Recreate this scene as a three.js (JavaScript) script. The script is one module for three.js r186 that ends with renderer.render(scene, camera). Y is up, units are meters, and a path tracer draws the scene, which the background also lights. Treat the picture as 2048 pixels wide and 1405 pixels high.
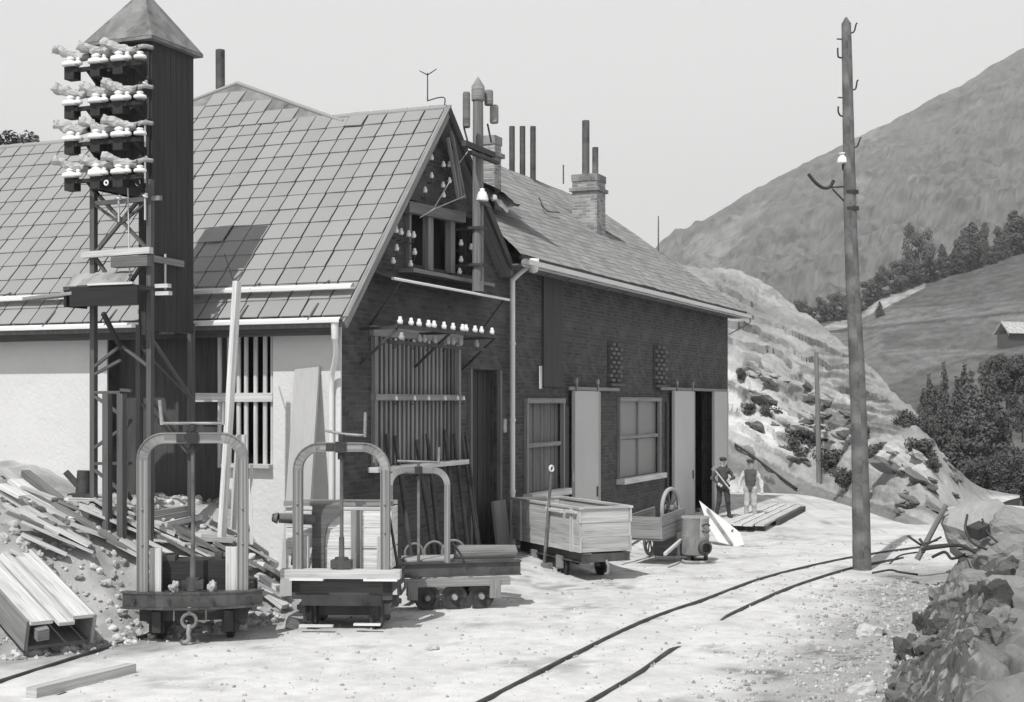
import * as THREE from 'three';
import { mergeGeometries, mergeVertices } from 'three/addons/utils/BufferGeometryUtils.js';
import { ImprovedNoise } from 'three/addons/math/ImprovedNoise.js';
import { MarchingCubes } from 'three/addons/objects/MarchingCubes.js';

// ---------------------------------------------------------------- camera, sky, sun, exposure
const F = 2790, CH = 3.4, HY = 805;          // focal length in photo pixels, eye height, horizon row
const scene = new THREE.Scene();
const camera = new THREE.PerspectiveCamera(2 * Math.atan(702.5 / F) * 180 / Math.PI, 2048 / 1405, 0.1, 9000);
camera.position.set(0, CH, 0);
camera.setViewOffset(2048, 1405, 0, -(HY - 702.5), 2048, 1405);
camera.updateProjectionMatrix();
const renderer = new THREE.WebGLRenderer();
renderer.toneMapping = THREE.LinearToneMapping;
renderer.toneMappingExposure = 0.88;
renderer.shadowMap.enabled = true;
{
  const W = 64, H = 64, d = new Float32Array(W * H * 4);
  for (let j = 0; j < H; j++) for (let i = 0; i < W; i++) {
    const el = ((j + .5) / H - .5) * Math.PI, s = Math.max(0, Math.sin(el));
    const L = 0.37 + 0.84 * Math.exp(-Math.pow(s / .62, 2));       // hazy white low down, deeper towards the zenith
    const k = (j * W + i) * 4; d[k] = L; d[k + 1] = L; d[k + 2] = L; d[k + 3] = 1;
  }
  const sky = new THREE.DataTexture(d, W, H, THREE.RGBAFormat, THREE.FloatType);
  sky.mapping = THREE.EquirectangularReflectionMapping; sky.magFilter = THREE.LinearFilter; sky.minFilter = THREE.LinearFilter; sky.needsUpdate = true;
  scene.background = sky; scene.environment = sky;
}
const sun = new THREE.DirectionalLight(0xfffefc, 4.8);
sun.position.set(-41.5, 138, 91 - 30); sun.target.position.set(0, 0, -30);
sun.castShadow = true; sun.shadow.mapSize.set(4096, 4096);
Object.assign(sun.shadow.camera, { left: -45, right: 45, top: 45, bottom: -45, near: 1, far: 400 });
scene.add(sun, sun.target);
scene.fog = new THREE.FogExp2(0xf2f2f2, 0.00024);

// ---------------------------------------------------------------- helpers
let seedState = 12345;
function rnd() { seedState = (seedState + 0x6D2B79F5) | 0; let t = Math.imul(seedState ^ (seedState >>> 15), 1 | seedState); t = (t + Math.imul(t ^ (t >>> 7), 61 | t)) ^ t; return ((t ^ (t >>> 14)) >>> 0) / 4294967296; }
const rr = (a, b) => a + (b - a) * rnd();
const IN = new ImprovedNoise();
const nz = (x, y, z = 0) => IN.noise(x, y, z);
const fbm = (x, y, o = 4, z = 0) => { let s = 0, a = 1, f = 1; for (let i = 0; i < o; i++) { s += a * nz(x * f + i * 17.3, y * f - i * 9.1, z); a *= .5; f *= 2.03; } return s; };
const clamp = (x, a, b) => Math.min(b, Math.max(a, x));
const ss = (a, b, x) => { const t = clamp((x - a) / (b - a), 0, 1); return t * t * (3 - 2 * t); };
const lerp = (a, b, t) => a + (b - a) * t;
const V = (x, y, z) => new THREE.Vector3(x, y, z);
function pl(tab, x) { if (x <= tab[0][0]) return tab[0][1]; for (let i = 1; i < tab.length; i++) if (x <= tab[i][0]) { const a = tab[i - 1], b = tab[i]; return lerp(a[1], b[1], (x - a[0]) / (b[0] - a[0])); } return tab[tab.length - 1][1]; }
const pls = (tab, x, w = 38) => { let s = 0; for (let k = -4; k <= 4; k++) s += pl(tab, x + k * w / 4); return s / 9; };
const at = (px, py, Z) => V((px - 1024) / F * Z, CH + (HY - py) / F * Z, -Z);

// periodic value noise for textures
const LAT = new Float32Array(65536); for (let i = 0; i < 65536; i++) LAT[i] = rnd();
function pn(x, y, px, py, s) { const xi = Math.floor(x), yi = Math.floor(y), fx = x - xi, fy = y - yi; const w = (a, b) => LAT[((((a % px) + px) % px) * 73 + (((b % py) + py) % py) * 1021 + s * 7919) & 65535]; const u = fx * fx * (3 - 2 * fx), v = fy * fy * (3 - 2 * fy); return lerp(lerp(w(xi, yi), w(xi + 1, yi), u), lerp(w(xi, yi + 1), w(xi + 1, yi + 1), u), v); }
function pf(u, v, fx, fy, o, s) { let r = 0, a = .5, n = 0; for (let i = 0; i < o; i++) { r += a * pn(u * fx, v * fy, fx, fy, s + i); n += a; a *= .55; fx *= 2; fy *= 2; } return r / n; }
function tex(w, h, su, sv, fn, colour = true) {
  const d = new Uint8Array(w * h * 4);
  for (let j = 0; j < h; j++) for (let i = 0; i < w; i++) {
    let x = clamp(fn((i + .5) / w, (j + .5) / h), 0, 1); if (colour) x = x <= .0031308 ? x * 12.92 : 1.055 * Math.pow(x, 1 / 2.4) - .055;
    const b = Math.round(x * 255), k = (j * w + i) * 4; d[k] = d[k + 1] = d[k + 2] = b; d[k + 3] = 255;
  }
  const t = new THREE.DataTexture(d, w, h); t.wrapS = t.wrapT = THREE.RepeatWrapping; t.magFilter = THREE.LinearFilter; t.minFilter = THREE.LinearMipmapLinearFilter; t.generateMipmaps = true;
  if (colour) t.colorSpace = THREE.SRGBColorSpace; t.repeat.set(1 / su, 1 / sv); t.needsUpdate = true; return t;
}
const woodF = (u, v) => { const g = pf(u, v, 3, 40, 3, 1), b = pf(u, v, 2, 6, 3, 5), c = pn(u * 5, v * 90, 5, 90, 9); return .35 + .45 * g + .3 * b - (c > .86 ? .25 : 0); };
const T = {
  wood: tex(512, 512, 2.2, .7, woodF), woodB: tex(512, 512, 2.2, .7, (u, v) => pf(u, v, 3, 40, 3, 1) * .7 + (pn(u * 5, v * 90, 5, 90, 9) > .86 ? 0 : .3), false),
  plaster: tex(512, 512, 4, 4, (u, v) => .8 + .2 * pf(u, v, 4, 4, 6, 20) - (pn(u * 150, v * 150, 150, 150, 31) > .93 ? .12 : 0)),
  plasterB: tex(512, 512, 1.5, 1.5, (u, v) => pf(u, v, 24, 24, 4, 44), false),
  mott: tex(512, 512, 1.7, 1.7, (u, v) => { const a = pf(u, v, 5, 5, 6, 60), b = pf(u, v, 14, 9, 4, 66); return .22 + .72 * a + (b > .6 ? .14 * (b - .6) / .2 : b < .36 ? -.14 : 0); }),
  grit: tex(1024, 1024, 3.3, 3.3, (u, v) => { const a = pf(u, v, 13, 13, 6, 70), b = pn(u * 230, v * 230, 230, 230, 75), c = pf(u, v, 5, 5, 4, 77); return .5 + .34 * a + .2 * (c - .5) + (b > .86 ? .1 : b < .1 ? -.22 : 0) + .1; }),
  gritB: tex(512, 512, 1.1, 1.1, (u, v) => pf(u, v, 20, 20, 5, 80), false),
  brick: tex(512, 512, 2, 2, (u, v) => { const r = Math.floor(v * 24), f = v * 24 - r, x = u * 8 + (r & 1) * .5, c = Math.floor(x), g = x - c; const m = f < .16 || g < .05; return (m ? 1 : .36 + .3 * LAT[((c % 8) * 31 + r * 57) & 65535]) * (.55 + .65 * pf(u, v, 6, 6, 5, 90)); }),
  brickB: tex(512, 512, 2, 2, (u, v) => { const r = Math.floor(v * 24), f = v * 24 - r, x = u * 8 + (r & 1) * .5, g = x - Math.floor(x); return (f < .16 || g < .05) ? 0 : .75 + .25 * pf(u, v, 60, 60, 2, 95); }, false),
  course: tex(512, 1024, 5, 5, (u, v) => { const r = Math.floor(v * 20), f = v * 20 - r, x = u * 16 + LAT[r * 13 & 65535] * 9, c = Math.floor(x); const e = f < .12 + .1 * pn(u * 40, r, 40, 20, 99); return (e ? .5 : .62 + .3 * LAT[(((c % 16) + 16) % 16 * 71 + r * 37) & 65535]) * (.7 + .45 * pf(u, v, 5, 9, 5, 101)); }),
  courseB: tex(512, 1024, 5, 5, (u, v) => { const f = v * 20 - Math.floor(v * 20); return .2 + .8 * (1 - f) * (.7 + .3 * pn(u * 50, Math.floor(v * 20), 50, 20, 104)); }, false),
};
const MS = {};
function M(v, o = {}) {
  const key = v + JSON.stringify(o); if (MS[key]) return MS[key];
  const m = new THREE.MeshStandardMaterial({ roughness: o.r ?? .9, metalness: o.m ?? 0, side: THREE.DoubleSide });
  m.color.setRGB(v, v, v); if (o.t) m.map = T[o.t]; if (o.b) { m.bumpMap = T[o.b]; m.bumpScale = o.bs ?? .006; } if (o.vc) m.vertexColors = true;
  return MS[key] = m;
}
const wood = (v) => M(v > .4 ? Math.min(.95, v * 1.35) : v > .2 ? v : v * .9, { t: 'wood', b: 'woodB', bs: .005 });
const iron = (v = .16) => M(v, { t: 'mott', r: .62, m: .25 });
const paleIron = M(.42, { t: 'mott', r: .55, m: .2 });
const porcelain = (() => { const m = new THREE.MeshPhysicalMaterial({ roughness: .25, clearcoat: .4 }); m.color.setRGB(.8, .8, .8); return m; })();
const zinc = M(.8, { t: 'plaster', r: .5 });

const ORD = 'first second third fourth fifth sixth seventh eighth ninth tenth eleventh twelfth thirteenth fourteenth fifteenth sixteenth seventeenth eighteenth nineteenth twentieth twenty-first twenty-second twenty-third twenty-fourth'.split(' '), CNT = {};
const nth = k => ORD[CNT[k] = (CNT[k] ?? -1) + 1];
const NAMES = {};
function numbered(n) { const k = NAMES[n] = (NAMES[n] ?? -1) + 1; return k ? n + '_' + String(k).padStart(3, '0') : n; }
function tag(o, label, category, group, kind) { o.userData.label = label; if (category) o.userData.category = category; if (group) o.userData.group = group; if (kind) o.userData.kind = kind; return o; }
function thing(name, label, category, p = V(0, 0, 0), turn = 0, group) { const g = new THREE.Group(); g.name = numbered(name); g.position.copy(p); g.rotation.y = turn; scene.add(g); return tag(g, label, category, group); }
function mesh(name, gs, m, parent) { const g = Array.isArray(gs) ? (gs.length > 1 ? mergeGeometries(gs) : gs[0]) : gs; const o = new THREE.Mesh(g, m); o.name = parent ? name : numbered(name); o.castShadow = o.receiveShadow = true; (parent ?? scene).add(o); return o; }
function solo(name, gs, m, label, category, group) { return tag(mesh(name, gs, m), label, category, group); }
function struct(name, gs, m) { const o = mesh(name, gs, m); o.userData.kind = 'structure'; return o; }

// geometries: non-indexed, position + normal + uv in metres
function geo(pos, nor, uv) { const g = new THREE.BufferGeometry(); g.setAttribute('position', new THREE.Float32BufferAttribute(pos, 3)); g.setAttribute('normal', new THREE.Float32BufferAttribute(nor, 3)); g.setAttribute('uv', new THREE.Float32BufferAttribute(uv, 2)); return g; }
function bx(w, h, d, x = 0, y = 0, z = 0, rx = 0, ry = 0, rz = 0) {
  const D = [w / 2, h / 2, d / 2], pos = [], nor = [], uv = [], ou = rr(0, 7), ov = rr(0, 7);
  for (let a = 0; a < 3; a++) for (const s of [-1, 1]) {
    const b = (a + 1) % 3, c = (a + 2) % 3, P = (i, j) => { const p = [0, 0, 0]; p[a] = s * D[a]; p[b] = i * D[b]; p[c] = j * D[c]; return p; };
    const q = s > 0 ? [[-1, -1], [1, -1], [1, 1], [-1, -1], [1, 1], [-1, 1]] : [[-1, -1], [1, 1], [1, -1], [-1, -1], [-1, 1], [1, 1]];
    const sw = D[c] > D[b];
    for (const [i, j] of q) { pos.push(...P(i, j)); const n = [0, 0, 0]; n[a] = s; nor.push(...n); const U = i * D[b], W = j * D[c]; uv.push((sw ? W : U) + ou, (sw ? U : W) + ov); }
  }
  const g = geo(pos, nor, uv); if (rx || ry || rz) g.applyMatrix4(new THREE.Matrix4().makeRotationFromEuler(new THREE.Euler(rx, ry, rz))); g.translate(x, y, z); return g;
}
const UP = V(0, 1, 0);
function bxv(...a) { const g = bx(...a), p = g.attributes.position, n = g.attributes.normal, u = g.attributes.uv; for (let i = 0; i < u.count; i++) u.setXY(i, Math.abs(n.getX(i)) > .5 ? p.getZ(i) : p.getX(i), Math.abs(n.getY(i)) > .5 ? p.getZ(i) : p.getY(i)); return g; }   // brickwork: courses stay level
function basis(a, b, hint = UP) { const x = b.clone().sub(a), l = x.length(); x.normalize(); let z = x.clone().cross(hint); if (z.lengthSq() < 1e-6) z = x.clone().cross(V(0, 0, 1)); z.normalize(); const y = z.clone().cross(x); return { m: new THREE.Matrix4().makeBasis(x, y, z).setPosition(a.clone().add(b).multiplyScalar(.5)), l }; }
function beam(a, b, h, d, hint) { const { m, l } = basis(a, b, hint); return bx(l, h, d).applyMatrix4(m); }   // h across (towards hint), d sideways
function cyl(a, b, r1, r2 = r1, n = 10) {
  const { m, l } = basis(a, b), g = new THREE.CylinderGeometry(r2, r1, l, n, 1).toNonIndexed(); g.rotateZ(-Math.PI / 2);
  const p = g.attributes.position, u = g.attributes.uv, o = rr(0, 5); for (let i = 0; i < u.count; i++) u.setXY(i, p.getX(i) + o, Math.atan2(p.getZ(i), p.getY(i)) * Math.max(r1, r2) + o);
  return g.applyMatrix4(m);
}
function tube(pts, r, n = 7, seg) { return new THREE.TubeGeometry(new THREE.CatmullRomCurve3(pts), seg ?? pts.length * 6, r, n).toNonIndexed(); }
function lathe(prof, n = 14) { return new THREE.LatheGeometry(prof.map(([r, y]) => new THREE.Vector2(r, y)), n).toNonIndexed(); }
function ex(outer, holes, depth, bevel = 0) { const s = new THREE.Shape(outer.map(([x, y]) => new THREE.Vector2(x, y))); for (const h of holes ?? []) s.holes.push(new THREE.Path(h.map(([x, y]) => new THREE.Vector2(x, y)))); const g = new THREE.ExtrudeGeometry(s, { depth, bevelEnabled: bevel > 0, bevelSize: bevel, bevelThickness: bevel, bevelSegments: 1 }); return g.index ? g.toNonIndexed() : g; }
const rect = (x0, y0, x1, y1) => [[x0, y0], [x1, y0], [x1, y1], [x0, y1]];
function sweep(path, w, d) {   // bar of w (in the plane) by d (depth) along a path in XY
  const pos = [], uv = [], R = path.map((p, i) => { const a = path[Math.max(0, i - 1)], b = path[Math.min(path.length - 1, i + 1)], t = Math.hypot(b[0] - a[0], b[1] - a[1]), nx = -(b[1] - a[1]) / t * w / 2, ny = (b[0] - a[0]) / t * w / 2; return [[p[0] + nx, p[1] + ny, d / 2], [p[0] - nx, p[1] - ny, d / 2], [p[0] - nx, p[1] - ny, -d / 2], [p[0] + nx, p[1] + ny, -d / 2]]; });
  const quad = (a, b, c, e, u0, u1, v0, v1) => { pos.push(...a, ...b, ...c, ...a, ...c, ...e); uv.push(u0, v0, u1, v0, u1, v1, u0, v0, u1, v1, u0, v1); };
  let L = 0; for (let i = 0; i + 1 < R.length; i++) { const s = Math.hypot(path[i + 1][0] - path[i][0], path[i + 1][1] - path[i][1]); for (let k = 0; k < 4; k++) { const q = (k + 1) % 4; quad(R[i][k], R[i][q], R[i + 1][q], R[i + 1][k], L, L + s, k * .2, k * .2 + .15); } L += s; }
  quad(...R[0], 0, .1, 0, .1); quad(...R[R.length - 1], 0, .1, 0, .1);
  const g = geo(pos, pos.map(() => 0), uv); g.computeVertexNormals(); return g;
}
function grid(nx, ny, fn, col, uvs = 1) {   // indexed surface; fn(i,j) -> [x,y,z]; col(i,j,p) -> grey
  const pos = [], uv = [], c = [], idx = [];
  for (let j = 0; j <= ny; j++) for (let i = 0; i <= nx; i++) { const p = fn(i, j); pos.push(...p); uv.push(p[0] * uvs, p[2] * uvs); if (col) { const v = col(i, j, p); c.push(v, v, v); } }
  for (let j = 0; j < ny; j++) for (let i = 0; i < nx; i++) { const a = j * (nx + 1) + i, b = a + 1, d = a + nx + 1, e = d + 1; idx.push(a, b, e, a, e, d); }
  const g = new THREE.BufferGeometry(); g.setAttribute('position', new THREE.Float32BufferAttribute(pos, 3)); g.setAttribute('uv', new THREE.Float32BufferAttribute(uv, 2)); if (col) g.setAttribute('color', new THREE.Float32BufferAttribute(c, 3)); g.setIndex(idx); g.computeVertexNormals(); return g;
}
function rockGeo(seed, rough = .35, det = 2, sq = .7) { const g = mergeVertices(new THREE.IcosahedronGeometry(1, det).deleteAttribute('normal').deleteAttribute('uv')); const p = g.attributes.position, uv = []; for (let i = 0; i < p.count; i++) { const x = p.getX(i), y = p.getY(i), z = p.getZ(i), k = 1 + rough * fbm(x * 1.1 + seed * 7, y * 1.1 + seed * 3, 3, z * 1.1); p.setXYZ(i, x * k, y * k * sq, z * k); uv.push(x + z * .5, y + z * .5); } g.setAttribute('uv', new THREE.Float32BufferAttribute(uv, 2)); g.computeVertexNormals(); const q = g.toNonIndexed(); q.computeVertexNormals(); return q; }

// building frame: local x runs along the shaded wall away from the camera, z points out of it, the white front is the plane x = 0
const COR = V(-2.79, 0, -22.84), TH = 67.15 * Math.PI / 180, cT = Math.cos(TH), sT = Math.sin(TH);
const L2W = (x, y, z) => V(COR.x + x * cT + z * sT, y, COR.z - x * sT + z * cT);
const W2L = (X, z) => { const dx = X - COR.x, dz = z - COR.z; return [dx * cT - dz * sT, dx * sT + dz * cT]; };
const EYE = W2L(0, 0);
const wl = (px, py, o = 0) => { const u = (px - 1024) / F, dx = u * cT + sT, dz = u * sT - cT, k = (o - EYE[1]) / dz; return [EYE[0] + dx * k, CH + (HY - py) / F * k]; };
const fl = (px, py, o = 0) => { const u = (px - 1024) / F, dx = u * cT + sT, dz = u * sT - cT, k = (-o - EYE[0]) / dx; return [EYE[1] + dz * k, CH + (HY - py) / F * k]; };
const bthing = (name, label, cat, x, y, z, group) => thing(name, label, cat, L2W(x, y, z), TH, group);
// ---------------------------------------------------------------- terrain
const edgeD = (X, Z) => (X - 3.85 - .25 * nz(Z * .5, 3.3)) * .933 - (Z - 15) * .359;
function gh0(X, Z) {
  let h = 0;
  const d = (-(X + 7) + (Z - 18.5)) * .707;
  h += 1.75 * ss(0, 2.7, d) * (1 - ss(-4.4, -3, X)) + .5 * ss(2, 4, d) * (1 - ss(-9, -7, X));
  const [lx, lz] = W2L(X, -Z);
  h += .34 * ss(2.4, .3, lz) * ss(.8, 2.4, lx) * (1 - ss(11, 14, lx));
  const e = edgeD(X, Z);
  h += ss(-.1, 1.5, e) * .85 * (1 - ss(27, 34, Z)) * (1 - .5 * ss(3, 5, e));
  h -= 9 * ss(0, 11, X - (.3 * Z + 3)) * ss(26, 36, Z);
  h -= 8 * ss(0, 9, X - .27 * Z) * ss(46, 58, Z);
  h -= 14 * ss(80, 150, Z);
  return h;
}
const gh = (X, Z) => { const n = Z < 90 ? .018 * fbm(X * .7, Z * .7, 3) + .009 * nz(X * 3.1, Z * 3.1) + .006 * nz(X * 8, Z * 8) : 0; const d = (-(X + 7) + (Z - 18.5)) * .707; const rub = X < -3 && Z < 30 ? ss(-.6, .8, d) * (.16 * fbm(X * 1.6, Z * 1.6, 3) + .05 * nz(X * 6, Z * 6)) * (1 - ss(-3.8, -3, X)) : 0; return gh0(X, Z) + n + rub; };
function gHit(px, py, up = 0) { const u = (px - 1024) / F, v = (HY - py) / F; let Z = 12; for (let i = 0; i < 6000; i++) { if (CH + v * Z - up <= gh(u * Z, Z)) break; Z += .01; } return V(u * Z, gh(u * Z, Z) + up, -Z); }
const onG = (X, Z, up = 0) => V(X, gh(X, Z) + up, -Z);
{
  const ax = (a, b, s, lo, hi) => { const r = []; for (let x = a; x <= b + 1e-6; x += s) r.push(x); let st = s, x = b; while (x < hi) { st *= 1.22; x += st; r.push(x); } st = s; x = a; while (x > lo) { st *= 1.22; x -= st; r.unshift(x); } return r; };
  const xs = ax(-10.5, 11, .12, -3500, 3500), zs = ax(13.5, 34, .12, -120, 3800);
  const g = grid(xs.length - 1, zs.length - 1, (i, j) => { const X = xs[i], Z = zs[j], e = edgeD(X, Z), s = (X - 3.85) * .359 + (Z - 15) * .933; return [X, gh(X, Z) - .7 * ss(.0, .3, e) * (1 - ss(2.9, 3.25, e)) * ss(-5.6, -5.2, s) * (1 - ss(14.6, 15.4, s)), -Z]; }, (i, j, [X, y, z]) => {
    const Z = -z; let c = .74;
    const e = edgeD(X, Z), b = fbm(X * .8, Z * .8, 4), q = fbm(X * 3.5, Z * 3.5, 3);
    const gravel = ss(-2.3, -.9, e + .7 * b) * (1 - ss(27, 31, Z)); c = lerp(c, .3 + .16 * q, clamp(gravel * (.75 + .4 * q), 0, 1));
    const d = (-(X + 7) + (Z - 18.5)) * .707, rub = ss(-2.1, -.2, d + .8 * b) * (1 - ss(-3.6, -2.6, X)); c = lerp(c, .44 + .22 * q, clamp(rub, 0, .9));
    const [lx, lz] = W2L(X, -Z);
    if (b > .25 && q > -.15) c -= .2 * ss(.25, .55, b);                                     // trodden dirt and cinder patches
    if (lz > 0 && lz < 5 && lx > 1) c -= .16 * ss(.05, .5, q + .3 * b) * (1 - ss(3, 5, lz));
    if (Z > 50) c = lerp(c, .24 + .1 * q, ss(50, 56, Z) * ss(-2, 0, X - .28 * Z));
    if (Z > 34 && Z < 60) c -= .15 * ss(.1, .4, fbm(X * .35, Z * 1.8, 3));
    return clamp(c, .12, .76);
  });
  struct('ground', g, M(1, { t: 'grit', b: 'gritB', bs: .006, vc: 1 }));
  // eroded rock and earth bank along the right-hand edge of the yard
  const nI = 130, nJ = 660;
  const rb = grid(nI, nJ, (i, j) => {
    const e = -.25 + i / nI * 3.6, s = -6 + j / nJ * 22, X = 3.85 + .933 * e + .359 * s, Z = 15 - .359 * e + .933 * s, w = ss(-.25, .25, e) * (1 - ss(14.5, 16, s)) ;
    const scar = ss(.0, .15, e) * (1 - ss(1.0, 1.35, e + .25 * nz(s * .7, 8)));
    const cr = fbm(e * .9, s * .6, 3, 31); let n = .34 * fbm(e * .8, s * .5, 2, 5) + .05 * fbm(e * 3, s * 3, 3, 9) - .3 * Math.exp(-cr * cr / .0035) * (1 - .6 * ss(-.3, .3, fbm(e, s, 2, 8)));
    n += scar * (.26 * (.45 - Math.abs(fbm(e * 4.2 + .3 * nz(s * 3, 1), s * 3.4, 4, 2))) + .09 * fbm(e * 13, s * 9, 3)); n += .012 * nz(X * 13, Z * 13);
    return [X, gh(X, Z) - .05 + .06 * ss(-.2, .1, e) + w * n, -Z];
  }, (i, j, [X, y, z]) => {
    const e = -.25 + i / nI * 3.6, s = -6 + j / nJ * 22, scar = ss(-.05, .2, e + .15 * nz(s * 1.5, 2)) * (1 - ss(.95, 1.3, e + .3 * nz(s * .7, 8))) * (1 - ss(9.5, 11, s));
    const q = fbm(e * 9, s * 6, 4, 12), p = fbm(X * 2, z * 2, 3, 4);
    return clamp(lerp(.22 + .07 * p, .1 + .24 * ss(.0, .5, q), scar), .05, .75);
  });
  struct('rock_bank', rb, M(1, { t: 'grit', b: 'gritB', bs: .02, vc: 1 }));
}
{ // bright scree spur behind the building
  const foot = [[1180, 985], [1460, 985], [1640, 992], [1750, 1035], [1850, 1062], [1925, 1045], [1990, 992], [2040, 985]];
  const crest = [[1180, 500], [1330, 510], [1365, 530], [1480, 545], [1560, 580], [1600, 620], [1690, 690], [1745, 735], [1800, 790], [1845, 830], [1868, 892], [1905, 932], [1960, 977], [2040, 992]];
  const run = [[1180, 22], [1480, 20], [1700, 14], [1850, 9], [1960, 5], [2040, 3]];
  const nI = 400, nJ = 176;
  const P = (i, j) => {
    const c = 1180 + 860 * i / nI, yf = pls(foot, c, 60), Zf = CH * F / (yf - HY), Zc = Zf + pls(run, c, 60), hc = CH + (HY - pls(crest, c, 22)) / F * Zc;
    let t = j / 128, Z, h; if (t <= 1) { Z = lerp(Zf, Zc, t); const k = .75 * t + .25 * ss(0, 1, t); h = lerp(-.15, hc, k); } else { const b = (t - 1) / .375; Z = Zc + b * 16; h = lerp(hc, -6, b * b * .7 + b * .3); }
    const X = (c - 1024) / F * Z, m = ss(0, .1, t) * (t < 1 ? 1 : 1 - (t - 1) / .375), am = Math.min(1, hc / 3);
    const led = h + X * .7; const zone = ss(-.15, .25, fbm(X * .14, h * .3, 2, 21) + .12) * ss(.98, .75, t) * ss(.08, .2, t); const saw = led * 1.05 + 1.1 * fbm(X * .22, h * .35, 4, 44), fr = saw - Math.floor(saw), zs = zone * ss(.05, .2, t); const dsp = am * m * zs * .55 * (1 - fr) * (.4 + .6 * clamp(.5 + fbm(X * .5, led * .3, 3, 50), 0, 1)) + am * m * (.5 * fbm(X * .3, h * .4, 4, Z * .12) + zone * (.22 * fbm(X * .8, led * 2, 4, Z * .3)) + .3 * (.3 - Math.abs(fbm(X * .55, led * 1.1, 4, Z * .55))) + .12 * fbm(X * 1.6, led * 2.4, 4, Z * 1.6)), Zd = Z - dsp * .9;
    return [(c - 1024) / F * Zd, h + dsp * .5, -Zd];
  };
  const g = grid(nI, nJ, P, (i, j, [X, h, z]) => { const led = h + X * .7, n = fbm(led * .8, X * .2, 4, 7), q = fbm(X * 1.2, h * 1.2, 3, 3); const t = j / 128, zone = ss(-.15, .25, fbm(X * .14, h * .3, 2, 21) + .12) * ss(.98, .75, t), k = fbm(led * 1.5, X * .28, 4, 17), up = ss(.5, .8, t + .12 * n); let c = lerp(.45, .36, up) + .13 * n + .26 * ss(.08, .3, fbm(led * .3, X * .08, 2, 60)) * (1 - up); if (fbm(led * .35, X * .1, 3, 30) > .12 && t < .5) c -= .2; if (t < .92 && k + .5 * q > .2) c = lerp(c, .24, zone * ss(.2, .42, k + .5 * q)); if (q > .5) c -= .12; return clamp(c, .1, .76); });
  struct('scree_slope', g, M(1, { t: 'grit', b: 'gritB', bs: .03, vc: 1 }));
}
const hillCrest = [[1250, 740], [1500, 690], [1590, 648], [1700, 630], [1760, 588], [1900, 545], [2048, 492], [2300, 430], [2600, 400]];
const hillPt = (c, t) => { const Zb = 120, Zc = lerp(300, 390, (c - 1250) / 800), hb = -13, hc = CH + (HY - pl(hillCrest, c)) / F * Zc, Z = lerp(Zb, Zc, t), k = .35 * t + .65 * Math.pow(t, 1.25), X = (c - 1024) / F * Z; return [X, lerp(hb, hc, k) + 1.2 * fbm(X * .02, Z * .02, 3), -Z]; };
{ // meadows across the valley, then the mountain
  const g = grid(320, 220, (i, j) => { const c = 1250 + i * 4.25, t = j / 176; if (t <= 1) return hillPt(c, t); const a = hillPt(c, 1), k = 1 + (t - 1) * .6; return [a[0] * k, a[1] - (t - 1) * 60, a[2] * k]; }, (i, j, [X, y, z]) => {
    const c = 1024 + X / -z * F, py = HY - (y - CH) / -z * F; let v = .15 + .03 * fbm(X * .03, z * .03, 4);
    if (py < 612 - (c - 1900) * .06 && c > 1760) v = .105; if (py > 655 && c > 1800 - (py - 655) * .9 && py < 700) v = .115;
    if (Math.abs(py - (640 - (c - 1700) * .5)) < 11 && c < 1850) v = .33; if (Math.abs(py - 640 + (c - 1900) * .1) < 3) v = .09;
    const band = fbm(X * .012, z * .02, 2, 70); if (band > .12 && py > 700) v *= .7; if (py > 770) v = .1; return v * (.85 + .4 * fbm(X * .15, z * .15, 3) + .45 * fbm(X * .6, z * .35, 3, 5));
  });
  struct('hillside_meadow', g, M(1, { vc: 1, r: 1 }));
  const ridge = [[1000, 640], [1250, 535], [1330, 492], [1400, 448], [1500, 385], [1600, 333], [1700, 280], [1780, 243], [1850, 205], [1920, 172], [2000, 122], [2048, 95], [2300, -40], [2800, -230]];
  const mt = grid(400, 212, (i, j) => {
    const c = 1000 + i * 4.4, Zb = 430, Zc = 1900, t = Math.min(1, j / 200), Z = lerp(Zb, Zc, t), hc = CH + (HY - pl(ridge, c)) / F * Zc, hb = -10; let X = (c - 1024) / F * Z;
    let h = lerp(hb, hc, .8 * t + .2 * t * t); h += ss(0, .15, t) * (1 - ss(.9, 1, t) * .85) * (16 * fbm(X * .006, Z * .003, 4) + 20 * (Math.abs(nz(X * .006 - Z * .0005, 3)) - .3) + 13 * fbm(X * .022, Z * .014, 5)); h += t > .9 ? 2.5 * fbm(X * .05, 1, 3) : 0;
    if (j > 200) { const b = (j - 200) / 12; return [X * (1 + b * .4), h - b * 250, -Z * (1 + b * .4)]; } return [X, h, -Z];
  }, (i, j, [X, y, z]) => { const n = fbm(X * .012, y * .03, 5, 3), q = fbm(X * .06, z * .03, 4), s = fbm((X - y * 1.1) * .016, (X + y) * .004, 4, 8); let v = .13 + .03 * n; if (n + .7 * q > .3) v = .075; if (s > .3) v = lerp(v, .2, ss(.3, .6, s + .3 * q)); const fine = fbm(X * .2, (z + y * 3) * .1, 3, 2); return clamp(v + .06 * q + .1 * fine - (fine > .32 ? .06 : 0), .035, .26); });
  struct('mountain', mt, M(1, { vc: 1, r: 1 }));
}
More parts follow.
